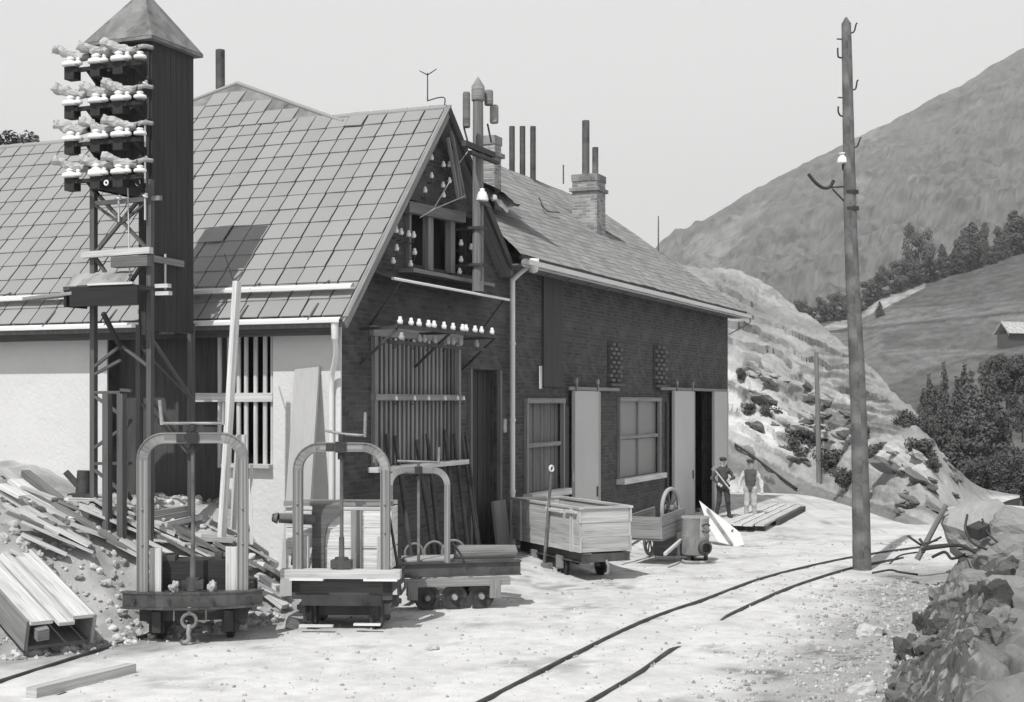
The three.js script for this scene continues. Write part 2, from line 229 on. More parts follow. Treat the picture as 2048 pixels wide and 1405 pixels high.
// ---------------------------------------------------------------- vegetation
function leafGeo(clumps, n, size) {   // many small leaf faces spread through clumps [x,y,z,rx,ry,rz]
  const pos = [], nor = [], uv = [], vol = clumps.map(c => Math.pow(c[3] * c[4] * c[5], .66)), tot = vol.reduce((a, b) => a + b, 0);
  clumps.forEach((c, k) => { const m = Math.ceil(n * vol[k] / tot); for (let q = 0; q < m; q++) {
    let a, b, d, l; do { a = rr(-1, 1); b = rr(-1, 1); d = rr(-1, 1); l = a * a + b * b + d * d; } while (l > 1 || l < .12); const C = V(c[0] + a * c[3], c[1] + b * c[4], c[2] + d * c[5]);
    const n1 = V(a, b * .8 + .4, d).normalize().add(V(rr(-.7, .7), rr(-.7, .7), rr(-.7, .7))).normalize(), t = n1.clone().cross(V(rr(-1, 1), rr(-1, 1), rr(-1, 1))).normalize(), s = n1.clone().cross(t), z = size * rr(.6, 1.4);
    for (const [p, r] of [[-.6, -.5], [.7, -.4], [.1, .9]]) { const v = C.clone().addScaledVector(t, p * z).addScaledVector(s, r * z); pos.push(v.x, v.y, v.z); nor.push(n1.x, n1.y, n1.z); uv.push(p, r); }
  } });
  return geo(pos, nor, uv);
}
const LEAF = [.085, .11, .13].map(v => { const m = M(v, { r: 1, leaf: 1 }); return m; }), BARK = wood(.12);
function treeProto(kind, s) {
  const g = new THREE.Group(), cl = [];
  if (kind === 'conifer') { for (let i = 0; i < 12; i++) { const t = i / 12, r = .21 * (1 - t) + .015; for (let k = 0; k < 5; k++) { const a = rr(0, 6.3); cl.push([Math.cos(a) * r * .6, .1 + t * .86, Math.sin(a) * r * .6, r * .55 * rr(.7, 1.3), .07, r * .55 * rr(.7, 1.3)]); } } }
  else if (kind === 'poplar') { for (let i = 0; i < 14; i++) { const t = i / 13, r = .12 * Math.sin(Math.PI * (.12 + .8 * t)) + .02; cl.push([rr(-.04, .04), .16 + t * .76, rr(-.04, .04), r * rr(.8, 1.3), .08, r * rr(.8, 1.3)]); } }
  else { for (let i = 0; i < 17; i++) { const a = rr(0, 6.3), q = Math.sqrt(rnd()) * .3, y = rr(.2, .88); cl.push([Math.cos(a) * q * (1.1 - Math.abs(y - .55)), y, Math.sin(a) * q * (1.1 - Math.abs(y - .55)), rr(.09, .17), rr(.08, .14), rr(.09, .17)]); } }
  const tr = [cyl(V(0, -.06, 0), V(0, .55, 0), .022, .012, 7)]; for (let i = 0; i < 5; i++) { const a = rr(0, 6.3), y = rr(.25, .5); tr.push(cyl(V(0, y, 0), V(Math.cos(a) * .16, y + .18, Math.sin(a) * .16), .009, .004, 5)); }
  mesh('trunk', tr, BARK, g); mesh('crown', leafGeo(cl, s, kind === 'conifer' ? .024 : .026), LEAF[0], g); return g;
}
const PROTO = {}; for (const k of ['conifer', 'poplar', 'broadleaf']) PROTO[k] = [treeProto(k, 3200), treeProto(k, 3200), treeProto(k, 3200)];
let treeN = 0;
function tree(kind, p, h, w, tone, label, group) { const g = PROTO[kind][treeN++ % 3].clone(); g.name = numbered(kind + '_tree'); g.position.copy(p); g.scale.set(h * w, h, h * w); g.rotation.y = rr(0, 6.3); g.children[1].material = LEAF[tone]; scene.add(g); return tag(g, label, 'tree', group); }
function hillZ(c, py) { let b = 0, bd = 1e9; for (let k = 0; k <= 100; k++) { const p = hillPt(c, k / 100), y = HY - (p[1] - CH) / -p[2] * F; if (Math.abs(y - py) < bd) { bd = Math.abs(y - py); b = k / 100; } } const p = hillPt(c, b); return V(p[0], p[1] - .3, p[2]); }
// hedge-row of trees along the crest of the meadow: [px, foot, top, kind, width]
[[1600, 645, 585, 'b', 1.1], [1622, 640, 598, 'b', 1], [1645, 645, 580, 'b', 1], [1668, 640, 570, 'b', 1], [1690, 636, 575, 'b', 1], [1712, 625, 560, 'b', 1], [1735, 612, 545, 'b', 1.1], [1758, 600, 530, 'b', 1], [1780, 590, 512, 'b', 1], [1800, 580, 500, 'b', 1.1], [1818, 575, 500, 'b', 1], [1838, 570, 448, 'b', .62], [1852, 566, 515, 'b', 1], [1870, 560, 500, 'b', .9], [1886, 556, 492, 'p', 1], [1902, 550, 498, 'b', .9], [1916, 548, 478, 'p', 1.2], [1930, 546, 458, 'p', 1.1], [1944, 540, 448, 'p', 1.3], [1958, 536, 485, 'b', 1], [1968, 532, 450, 'p', .9], [1984, 528, 478, 'b', 1], [1998, 522, 455, 'p', 1.1], [2012, 516, 455, 'p', 1], [2030, 510, 425, 'p', 1.5], [2048, 505, 435, 'p', 1.2], [2070, 500, 430, 'b', 1]].forEach(([c, f0, t0, k, w]) => { const p = hillZ(c, f0), h = (f0 - t0) / F * -p.z * (c === 1838 ? 1.1 : k === 'p' ? 1.1 : .85); tree(k === 'p' ? 'poplar' : 'broadleaf', p, h, w, 1, c === 1838 ? 'tall rounded tree standing above the hedge row on the meadow crest' : k === 'p' ? nth('slim') + ' slim upright tree of the meadow crest row, counted up the slope' : nth('bushy') + ' bushy tree of the meadow crest row, counted up the slope', k === 'p' ? 'slim trees of the crest row' : c === 1838 ? undefined : 'bushy trees of the crest row'); });
for (let k = 0; k < 30; k++) { const c = 1588 + k * 16.5, f0 = pl([[1588, 648], [1700, 640], [1760, 596], [1900, 552], [2070, 500]], c), p = hillZ(c, f0); tree('broadleaf', p, rr(15, 30) / F * -p.z, rr(1.2, 1.7), 1, 'low bush filling the hedge row along the meadow crest', 'low bushes of the crest row'); }
tree('conifer', hillZ(1760, 632), 2.6 * 1.5, 1.6, 1, 'lone small dark tree beside the pale track on the meadow');
// trees at the foot of the meadow: [px, foot, top, depth, kind, width]
[[1846, 850, 772, 150, 'c', .8], [1858, 880, 742, 146, 'c', .75], [1872, 930, 760, 125, 'c', .8], [1888, 910, 715, 140, 'c', .6], [1916, 920, 742, 130, 'c', .75], [1930, 905, 718, 140, 'c', .7], [1943, 930, 728, 128, 'c', .8], [1970, 900, 718, 138, 'c', .7], [1984, 880, 736, 140, 'c', .8], [1998, 790, 700, 150, 'b', .9], [2014, 785, 704, 152, 'b', 1], [2032, 782, 690, 150, 'b', 1.1], [2052, 800, 688, 150, 'b', 1.1], [1886, 965, 790, 104, 'c', .9], [1926, 970, 780, 102, 'c', .9], [1966, 965, 785, 102, 'b', .9], [2002, 930, 830, 112, 'b', .9], [2046, 850, 770, 122, 'b', 1], [2022, 985, 888, 90, 'b', 1], [2048, 985, 876, 92, 'b', 1.1], [1998, 988, 900, 95, 'b', 1], [2068, 990, 880, 90, 'b', 1], [1970, 985, 900, 97, 'b', 1], [1945, 985, 905, 96, 'b', 1]].sort((a, b) => a[0] - b[0]).forEach(([c, f0, t0, Z, k, w]) => { const p = at(c, f0 + 30, Z), h = (f0 + 30 - t0) / F * Z * (k === 'c' ? 1 : .9); tree(k === 'c' ? 'conifer' : 'broadleaf', p, h, w, c % 2, k === 'c' ? nth('con') + ' dark pointed conifer in the wood below the meadow, counted from the scree' : (Z > 115 ? nth('lf') + ' leafy tree of the upper wood below the meadow, counted from the scree' : nth('ln') + ' leafy tree of the lower wood edge, counted from the scree'), k === 'c' ? 'conifers of the valley wood' : 'leafy trees of the valley wood'); });
tree('broadleaf', at(12, 420, 48), 3.1, 1.2, 0, 'dark treetop rising behind the ridge of the tiled roof');
tree('broadleaf', at(32, 420, 50), 2.9, .8, 1, 'thin treetop behind the tiled roof ridge, beside a darker one');
// shrubs and boulders on the spur
const SHRUB = [0, 1, 2].map(() => { const cl = []; for (let i = 0; i < 9; i++) cl.push([rr(-.4, .4), rr(.15, .6), rr(-.4, .4), rr(.18, .34), rr(.14, .28), rr(.18, .34)]); const g = new THREE.Group(); mesh('stem', [0, 1, 2].map(() => cyl(V(0, -.2, 0), V(rr(-.3, .3), .5, rr(-.3, .3)), .03, .012, 5)), BARK, g); mesh('foliage', leafGeo(cl, 1700, .05), LEAF[0], g); return g; });
const ray = new THREE.Raycaster(); scene.updateMatrixWorld(true);
const SCREE = scene.getObjectByName('scree_slope');
function hitOn(px, py) { ray.set(V(0, CH, 0), at(px, py, 1).sub(V(0, CH, 0)).normalize()); const h = ray.intersectObject(SCREE)[0]; return h ? h.point : null; }
[[1488, 752, 14, 0], [1505, 820, 16, 0], [1540, 828, 18, 0], [1618, 880, 34, 0], [1600, 905, 30, 0], [1652, 880, 26, 1], [1665, 930, 34, 0], [1700, 965, 32, 0], [1735, 870, 22, 0], [1752, 905, 22, 1], [1730, 985, 20, 1], [1818, 850, 26, 0], [1850, 862, 24, 0], [1845, 905, 30, 0], [1862, 935, 18, 0], [1630, 1000, 0, 0]].sort((a, b) => a[0] - b[0]).forEach(([px, py, r, tone], i) => { if (!r) return; const p = hitOn(px, py); if (!p) return; const s = r * 2.2 / F * -p.z, g = SHRUB[i % 3].clone(); g.name = numbered('scrub_bush'); g.position.copy(p); g.position.y -= .3 * s; g.scale.setScalar(s); g.rotation.y = rr(0, 6); g.children[1].material = LEAF[tone]; scene.add(g); tag(g, nth('scrub') + ' dark scrub bush on the scree slope, counted outward from the building', 'bush', 'scrub bushes on the scree slope'); });
{
  const rg = [1, 2, 3].map(s => rockGeo(s, 1.1, 2, .75)), rm = [M(.5, { t: 'grit', b: 'gritB', bs: .03 }), M(.22, { t: 'grit', b: 'gritB', bs: .03 })];
  for (let i = 0; i < 44; i++) { const px = rr(1475, 1930), py = pl([[1475, 760], [1640, 860], [1800, 930], [1930, 1000]], px) + rr(-75, 110), p = hitOn(px, py); if (!p) continue; const o = mesh('scree_boulder', rg[i % 3], rm[i % 2]); const s = rr(.12, .42) * (i % 9 ? 1 : 1.6); o.position.copy(p); o.scale.set(s * 1.4, s * .7, s); o.rotation.set(rr(-.3, .3), rr(0, 6), -.5 + rr(-.2, .2), 'ZXY'); tag(o, 'rough boulder lodged in the bright scree slope', 'boulder', 'boulders in the scree'); }
}
// ---------------------------------------------------------------- main building
const W4 = (a, b, o = 0) => { const p = wl(a[0], a[1], o), q = wl(b[0], b[1], o); return [Math.min(p[0], q[0]), Math.min(p[1], q[1]), Math.max(p[0], q[0]), Math.max(p[1], q[1])]; };
const RX = 3.37, RH = 8.84, RS = 1.073, EX = -.46, GW = 6.9, RE = 6.3, GZ = .3;
const roofHit = (px, py) => { const u = (px - 1024) / F, v = (HY - py) / F, dx = u * cT + sT, dz = u * sT - cT, k = (RH - CH + (EYE[0] - RX) * RS) / (v - dx * RS); return V(EYE[0] + dx * k, CH + v * k, EYE[1] + dz * k); };
const rf = x => RH + (x - RX) * RS;
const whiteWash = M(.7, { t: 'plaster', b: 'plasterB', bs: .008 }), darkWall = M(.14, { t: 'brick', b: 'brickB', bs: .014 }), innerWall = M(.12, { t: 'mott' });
const tarWood = wood(.1), greyWood = wood(.34), paleWood = wood(.6), dimWood = wood(.22);
const main = bthing('workshop_building', 'gabled workshop with square-tiled roof, whitewashed front and dark brick gable wall', 'building', 0, 0, 0);
{
  // openings
  const bigW = W4([744, 690], [913, 917]), door = W4([940, 738], [996, 1110]), topW = W4([818, 432], [950, 545]);
  topW[1] = 5.9; topW[3] = 7.05; bigW[1] = wl(744, 935)[1]; bigW[3] = wl(744, 668)[1]; door[1] = .3; door[3] = wl(940, 738)[1];
  const rR = x => RH - .1 - (x - RX) * .866;
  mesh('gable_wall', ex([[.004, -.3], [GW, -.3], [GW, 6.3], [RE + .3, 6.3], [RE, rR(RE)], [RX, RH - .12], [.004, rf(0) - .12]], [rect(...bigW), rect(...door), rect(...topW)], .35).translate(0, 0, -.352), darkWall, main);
  const o1 = fl(548, 665)[0], o2 = fl(216, 665)[0], oT = fl(548, 662)[1], oB = 2.3, s1 = -o1, s2 = -o2, oD = 1.2, sd = -fl(452, 900)[0];
  const hole = [[s1, oB], [sd, oB], [sd, oD], [s2, oD], [s2, oT], [s1, oT]], win = [[7.6, 2.6], [7.6, 2.6]];
  mesh('whitewashed_front', ex(rect(0, -.3, 14, rf(0) - .13), [hole], .034).rotateY(Math.PI / 2).translate(-.034, 0, 0), whiteWash, main);
  mesh('front_wall', ex(rect(.36, -.3, 14, rf(0) - .14), [hole], .4).rotateY(Math.PI / 2).translate(.003, 0, 0), innerWall, main);
  mesh('rear_wall', [bx(.3, 6, 13.6, 12, 2.7, -7.2), bx(11.6, 5, .3, 6.2, 2.2, -13.85)], innerWall, main);
  mesh('floor', bx(12, .2, 13.4, 6.2, .12, -7.1), innerWall, main);
  // roof deck, verge boards, tiles
  const sl = Math.atan(RS), cs = Math.cos(sl), sn = Math.sin(sl), roof = new THREE.Group(); roof.name = 'roof'; main.add(roof);
  const len = (RX - EX) / cs;
  const deckP = (a, b) => ex([[a[0], a[1]], [b[0], b[1]], [b[0], b[1] - .1], [a[0], a[1] - .1]], null, 14 + GZ - .02).translate(0, 0, -14);
  mesh('roof_deck', [deckP([EX, rf(EX) - .03], [RX, RH - .03]), deckP([RX, RH - .03], [RE + .25, rR(RE + .25) + .1])], dimWood, roof);
  mesh('right_roof_covering', ex([[RX + .02, RH - .01], [RE + .3, rR(RE + .3) + .16], [RE + .3, rR(RE + .3) + .11], [RX + .02, RH - .04]], null, 14 + GZ).translate(0, 0, -14), M(.22, { t: 'mott' }), roof);
  const tileM = [.305, .31, .315, .32].map(v => M(v, { t: 'plaster', b: 'plasterB', bs: .004, r: .85 }));
  const TW = .4, nR = 14, TL = len / nR, nC = Math.ceil(14.2 / TW);
  const tg = [0, 1, 2].map(k => { const g = bx(TL + .05, .022, TW - .03); const p = g.attributes.position; for (let i = 0; i < p.count; i++) { const x = p.getX(i), z = p.getZ(i); p.setY(i, p.getY(i) + .008 * nz(x * 3 + k * 5, z * 3, k) + (x < 0 ? .022 : 0)); if (x < 0) p.setX(i, x + .014 * nz(z * 6, k * 9)); } g.computeVertexNormals(); return g; });
  const rest = []; let made = 0;
  for (let c = 0; c < nC; c++) for (let r = 0; r < nR; r++) {
    const z = GZ - .03 - (c + .5) * TW, x = EX + (r + .55) * TL * cs + .04, y = rf(x) + .014 + .003 * Math.max(0, nz(c * .6, r * .6));
    const slip = rnd() < .012 ? rr(.02, .05) : 0, jx = rr(-.006, .006) - slip, jz = rr(-.004, .004), rot = rr(-.009, .009) + (slip ? rr(-.05, .05) : 0);
    if (z < -11.5) continue;
    if (made < 296 && c < 30) { const o = mesh('roof_tile', tg[(c * 7 + r * 3) % 3], tileM[Math.floor(rnd() * 4)], roof); o.position.set(x + jx, y, z + jz); o.rotation.set(0, rot, sl + rr(-.002, .002), 'ZYX'); made++; }
    else rest.push(tg[(c + r) % 3].clone().applyMatrix4(new THREE.Matrix4().makeRotationFromEuler(new THREE.Euler(0, rot, sl, 'ZYX')).setPosition(x + jx, y, z + jz)));
  }
  // raised hipped cross-roof: its front face lies in the same slope
  const apx = roofHit(475, 168), rpx = roofHit(692, 236), ax = apx.x, ah = rf(ax), az = apx.z, zr = rpx.z, zl = 2 * az - zr;
  const tri = (a, b, c) => { const A = V(...a), B = V(...b), C = V(...c), n = B.clone().sub(A).cross(C.clone().sub(A)).normalize(); const pos = [...a, ...b, ...c]; return geo(pos, [0, 1, 2].flatMap(() => [n.x, n.y, n.z]), [a[0], a[2], b[0], b[2], c[0], c[2]]); };
  const e0 = .012, fr = [[RX - .1, rf(RX - .1) + e0, zr], [RX - .1, rf(RX - .1) + e0, zl], [ax, ah + e0, az]];
  mesh('cross_roof', [tri(...fr), tri(fr[2], [ax + 6, ah, az], fr[0]), tri([ax + 6, ah, az], [ax + 6, RH - 1, zr + 1.5], fr[0]), tri(fr[2], fr[1], [ax + 6, ah, az]), tri(fr[1], [ax + 6, RH - 1, zl - 1.5], [ax + 6, ah, az])], M(.3, { t: 'mott' }), roof);
  for (let c = 0; c < 22; c++) for (let r = 0; r < 5; r++) { const z = zr - (c + .5) * TW, x = RX + (r + .5) * TL * cs; const w = (x + TL * cs * .5 - RX + .1) / (ax - RX + .1), in_ = z < az ? (z - TW / 2 - zl) / (az - zl) : (zr - z - TW / 2) / (zr - az); if (in_ < w) continue; rest.push(tg[(c + r) % 3].clone().applyMatrix4(new THREE.Matrix4().makeRotationFromEuler(new THREE.Euler(0, rr(-.02, .02), sl, 'ZYX')).setPosition(x, rf(x) + .03, z))); }
  mesh('hip_cap', [[fr[0], fr[2]], [fr[1], fr[2]], [fr[2], [ax + 6, ah + .012, az]]].map(([a, b]) => cyl(V(...a), V(...b), .045)), tileM[2], roof);
  const far = mesh('roof_tiles_far', rest, tileM[1], roof); far.userData.kind = 'stuff';
  mesh('ridge_cap', [cyl(V(RX, RH + .015, GZ), V(RX, RH + .015, zr - .2), .05), cyl(V(RX, RH + .015, zl), V(RX, RH + .015, -14), .05)], tileM[2], roof);
  const up = (x0, x1, dy, z, w, d, m, n) => mesh(n, beam(V(x0, rf(x0) + dy, z), V(x1, rf(x1) + dy, z), w, d), m, roof);
  up(EX, RX + .02, -.09, GZ + .02, .15, .035, greyWood, 'verge_board'); up(EX, RX + .03, .03, GZ + .03, .03, .1, greyWood, 'verge_strip');
  mesh('verge_board', beam(V(RX + .02, RH - .02, GZ + .03), V(RE + .1, rR(RE + .1) + .07, GZ + .03), .16, .04), tarWood, roof);
  // two white gutters along the front eaves, with their brackets
  for (const [x, dy, n] of [[EX + .02, -.06, 'eaves_gutter'], [EX + .4, .1, 'upper_gutter']]) {
    const gtr = mesh(n, [new THREE.CylinderGeometry(.075, .075, 13.6, 10, 1, true, Math.PI, Math.PI).toNonIndexed().rotateX(Math.PI / 2).rotateZ(-Math.PI / 2 + .3).translate(x - .06, rf(x) + dy, -6.52), bx(.012, .05, 13.6, x - .14, rf(x) + dy + .01, -6.52)], zinc, main);
    for (let k = 0; k < 9; k++) mesh('gutter_bracket', beam(V(x - .14, rf(x) + dy + .03, -.3 - k * 1.35), V(x + .2, rf(x + .2) + .05, -.3 - k * 1.35), .012, .03), iron(), gtr);
  }
  mesh('eaves_board', bx(.03, .16, 14, EX + .03, rf(EX) - .17, -6.85), tarWood, main);
  { const a = fl(688, 648, .6), b = wl(678, 672, .14), c = wl(676, 705, .1); const y1 = 4.58; mesh('rain_pipe', [lathe([[.0, -.18], [.055, -.17], [.065, .1], [.075, .12]], 10).translate(EX - .04, y1, .16), tube([V(EX - .04, y1 - .15, .16), V(EX + .1, y1 - .4, .1), V(-.14, y1 - .75, -.1), V(-.1, y1 - 1.0, -.14)], .045), cyl(V(-.1, y1 - .95, -.14), V(-.1, .2, -.14), .045)], zinc, main); }
  // front opening: bars, rail, dark boarded backing
  const bar = (px, m, r = .05) => { const z = fl(px, 700)[0]; mesh('window_bar', cyl(V(.05, oB - .02, z), V(.05, oT, z), r, r, 9), m, main); };
  const whitePaint = M(.75, { t: 'wood' });
  for (const px of [436, 455, 474, 489, 508, 527, 541]) bar(px, whitePaint, px === 541 ? .03 : .04);
  { const a = fl(548, 788), b = fl(385, 788); mesh('window_rail', bx(.07, .15, a[0] - b[0] - .02, .0, a[1] - .06, (a[0] + b[0]) / 2), whitePaint, main); }
  mesh('window_sill', bx(.3, .06, s1 < sd ? sd - s1 : 1, -.02, oB + .028, -(s1 + sd) / 2), whitePaint, main);
  for (let k = 0; k < 12; k++) { const z = -(sd + .1 + k * (s2 - sd - .2) / 11); mesh('door_board', bx(.04, oT - oD - .04, (s2 - sd) / 11 - .02, .3, (oT + oD) / 2, z), tarWood, main); }
  // great slatted window
  const [x0, y0, x1, y1] = bigW, midY = wl(744, 795)[1];
  mesh('window_frame', [bx(.09, y1 - y0 + .1, .1, x0 + .01, (y0 + y1) / 2, .03), bx(.09, y1 - y0 + .1, .1, x1 - .01, (y0 + y1) / 2, .03), bx(x1 - x0 + .1, .11, .1, (x0 + x1) / 2, midY, .05)], greyWood, main);
  mesh('window_lintel', [bx(x1 - x0 + .22, .17, .09, (x0 + x1) / 2, y1 + .05, .05)], greyWood, main); mesh('window_sill', bx(x1 - x0 + .3, .09, .22, (x0 + x1) / 2, y0 - .04, .09), paleWood, main);
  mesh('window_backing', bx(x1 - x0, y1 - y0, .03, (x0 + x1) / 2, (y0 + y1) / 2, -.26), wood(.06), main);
  const nS = 20; for (let k = 0; k < nS; k++) for (const [a, b] of [[y0 + .02, midY - .06], [midY + .06, y1 - .02]]) mesh('shutter_slat', bx((x1 - x0) / nS * .46, b - a, .03, x0 + (k + .5) * (x1 - x0) / nS, (a + b) / 2, -.05, 0, rr(-.12, .12), 0), k > 16 ? dimWood : greyWood, main);
  // door
  const dr = mesh('door', bx(door[2] - door[0], door[3] - door[1], .05, (door[0] + door[2]) / 2, (door[1] + door[3]) / 2, -.24), wood(.07), main);
  for (let k = 1; k < 5; k++) mesh('batten', bx(.02, door[3] - door[1] - .05, .02, lerp(door[0], door[2], k / 5), (door[1] + door[3]) / 2, -.205), tarWood, dr);
  mesh('handle', cyl(V(door[0] + .12, 1.35, -.2), V(door[0] + .12, 1.5, -.2), .015), iron(), dr);
  mesh('door_frame', [bx(.09, door[3] - door[1], .08, door[0] - .04, (door[1] + door[3]) / 2, .02), bx(.09, door[3] - door[1], .08, door[2] + .04, (door[1] + door[3]) / 2, .02)], dimWood, main);
  mesh('door_step', bx(door[2] - door[0] + .6, .22, .5, (door[0] + door[2]) / 2, .26, .2), M(.24, { t: 'grit' }), main);
  { const n = wl(1008, 852); mesh('notice_plate', bx(.16, .28, .03, n[0], n[1], .02), M(.62, { t: 'mott' }), main); }
  // attic loft: beam, posts, dark loft behind
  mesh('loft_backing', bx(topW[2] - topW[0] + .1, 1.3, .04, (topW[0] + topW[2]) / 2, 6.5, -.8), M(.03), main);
  { const B1 = wl(812, 408, .1), B2 = wl(925, 434, .1); mesh('loft_beam', beam(V(B1[0], B1[1] - .05, .1), V(B2[0], B2[1] - .02, .1), .2, .14), dimWood, main); }
  for (const [px, t, b, w] of [[859, 430, 541, .21], [903, 438, 547, .2], [957, 466, 552, .2], [818, 420, 536, .07]]) { const p = wl(px, t, .05), q = wl(px, b, .05); mesh('loft_post', bx(w, p[1] - q[1], .12, p[0], (p[1] + q[1]) / 2, .02), wood(.3), main); }
  { const a = wl(822, 540, .25), b = wl(985, 553, .25); mesh('loft_sill', beam(V(a[0], a[1], .15), V(b[0], a[1], .15), .07, .3), greyWood, main); }
  for (const [a, b] of [[[896, 275], [916, 395]], [[903, 262], [929, 398]], [[908, 300], [922, 398]]]) { const p = wl(a[0], a[1], .25), q = wl(b[0], b[1], .25); mesh('gable_strut', beam(V(p[0], p[1], .25), V(q[0], q[1], .25), .06, .05), greyWood, main); }
  // chimney flue behind the roof
  mesh('flue_pipe', cyl(V(...(() => { const p = at(441, 210, 33), l = W2L(p.x, p.z); return [l[0], 7.5, l[1]]; })()), V(...(() => { const p = at(440, 100, 33), l = W2L(p.x, p.z); return [l[0], p.y, l[1]]; })()), .11), iron(.14), main);
  // lightning rod on the ridge end
  { const p = wl(899, 206, -.1), q = wl(865, 206, -.1); const rz = -2.2; mesh('lightning_rod', [tube([V(RX, RH + .05, GZ - .05), V(RX, RH + .2, GZ - .05), V(RX, RH + .22, GZ - .15), V(RX, RH + .18, -.1)], .012, 5), cyl(V(RX, RH + .17, -.1), V(RX, RH + .7, -.1), .012, .01, 6), ...[-1, -.5, .5, 1].map(k => cyl(V(RX, RH + .66, -.1), V(RX + .02, RH + .66 + .1 * Math.abs(k), -.1 + .18 * k), .012, .008, 5))], iron(.08), main); }
}
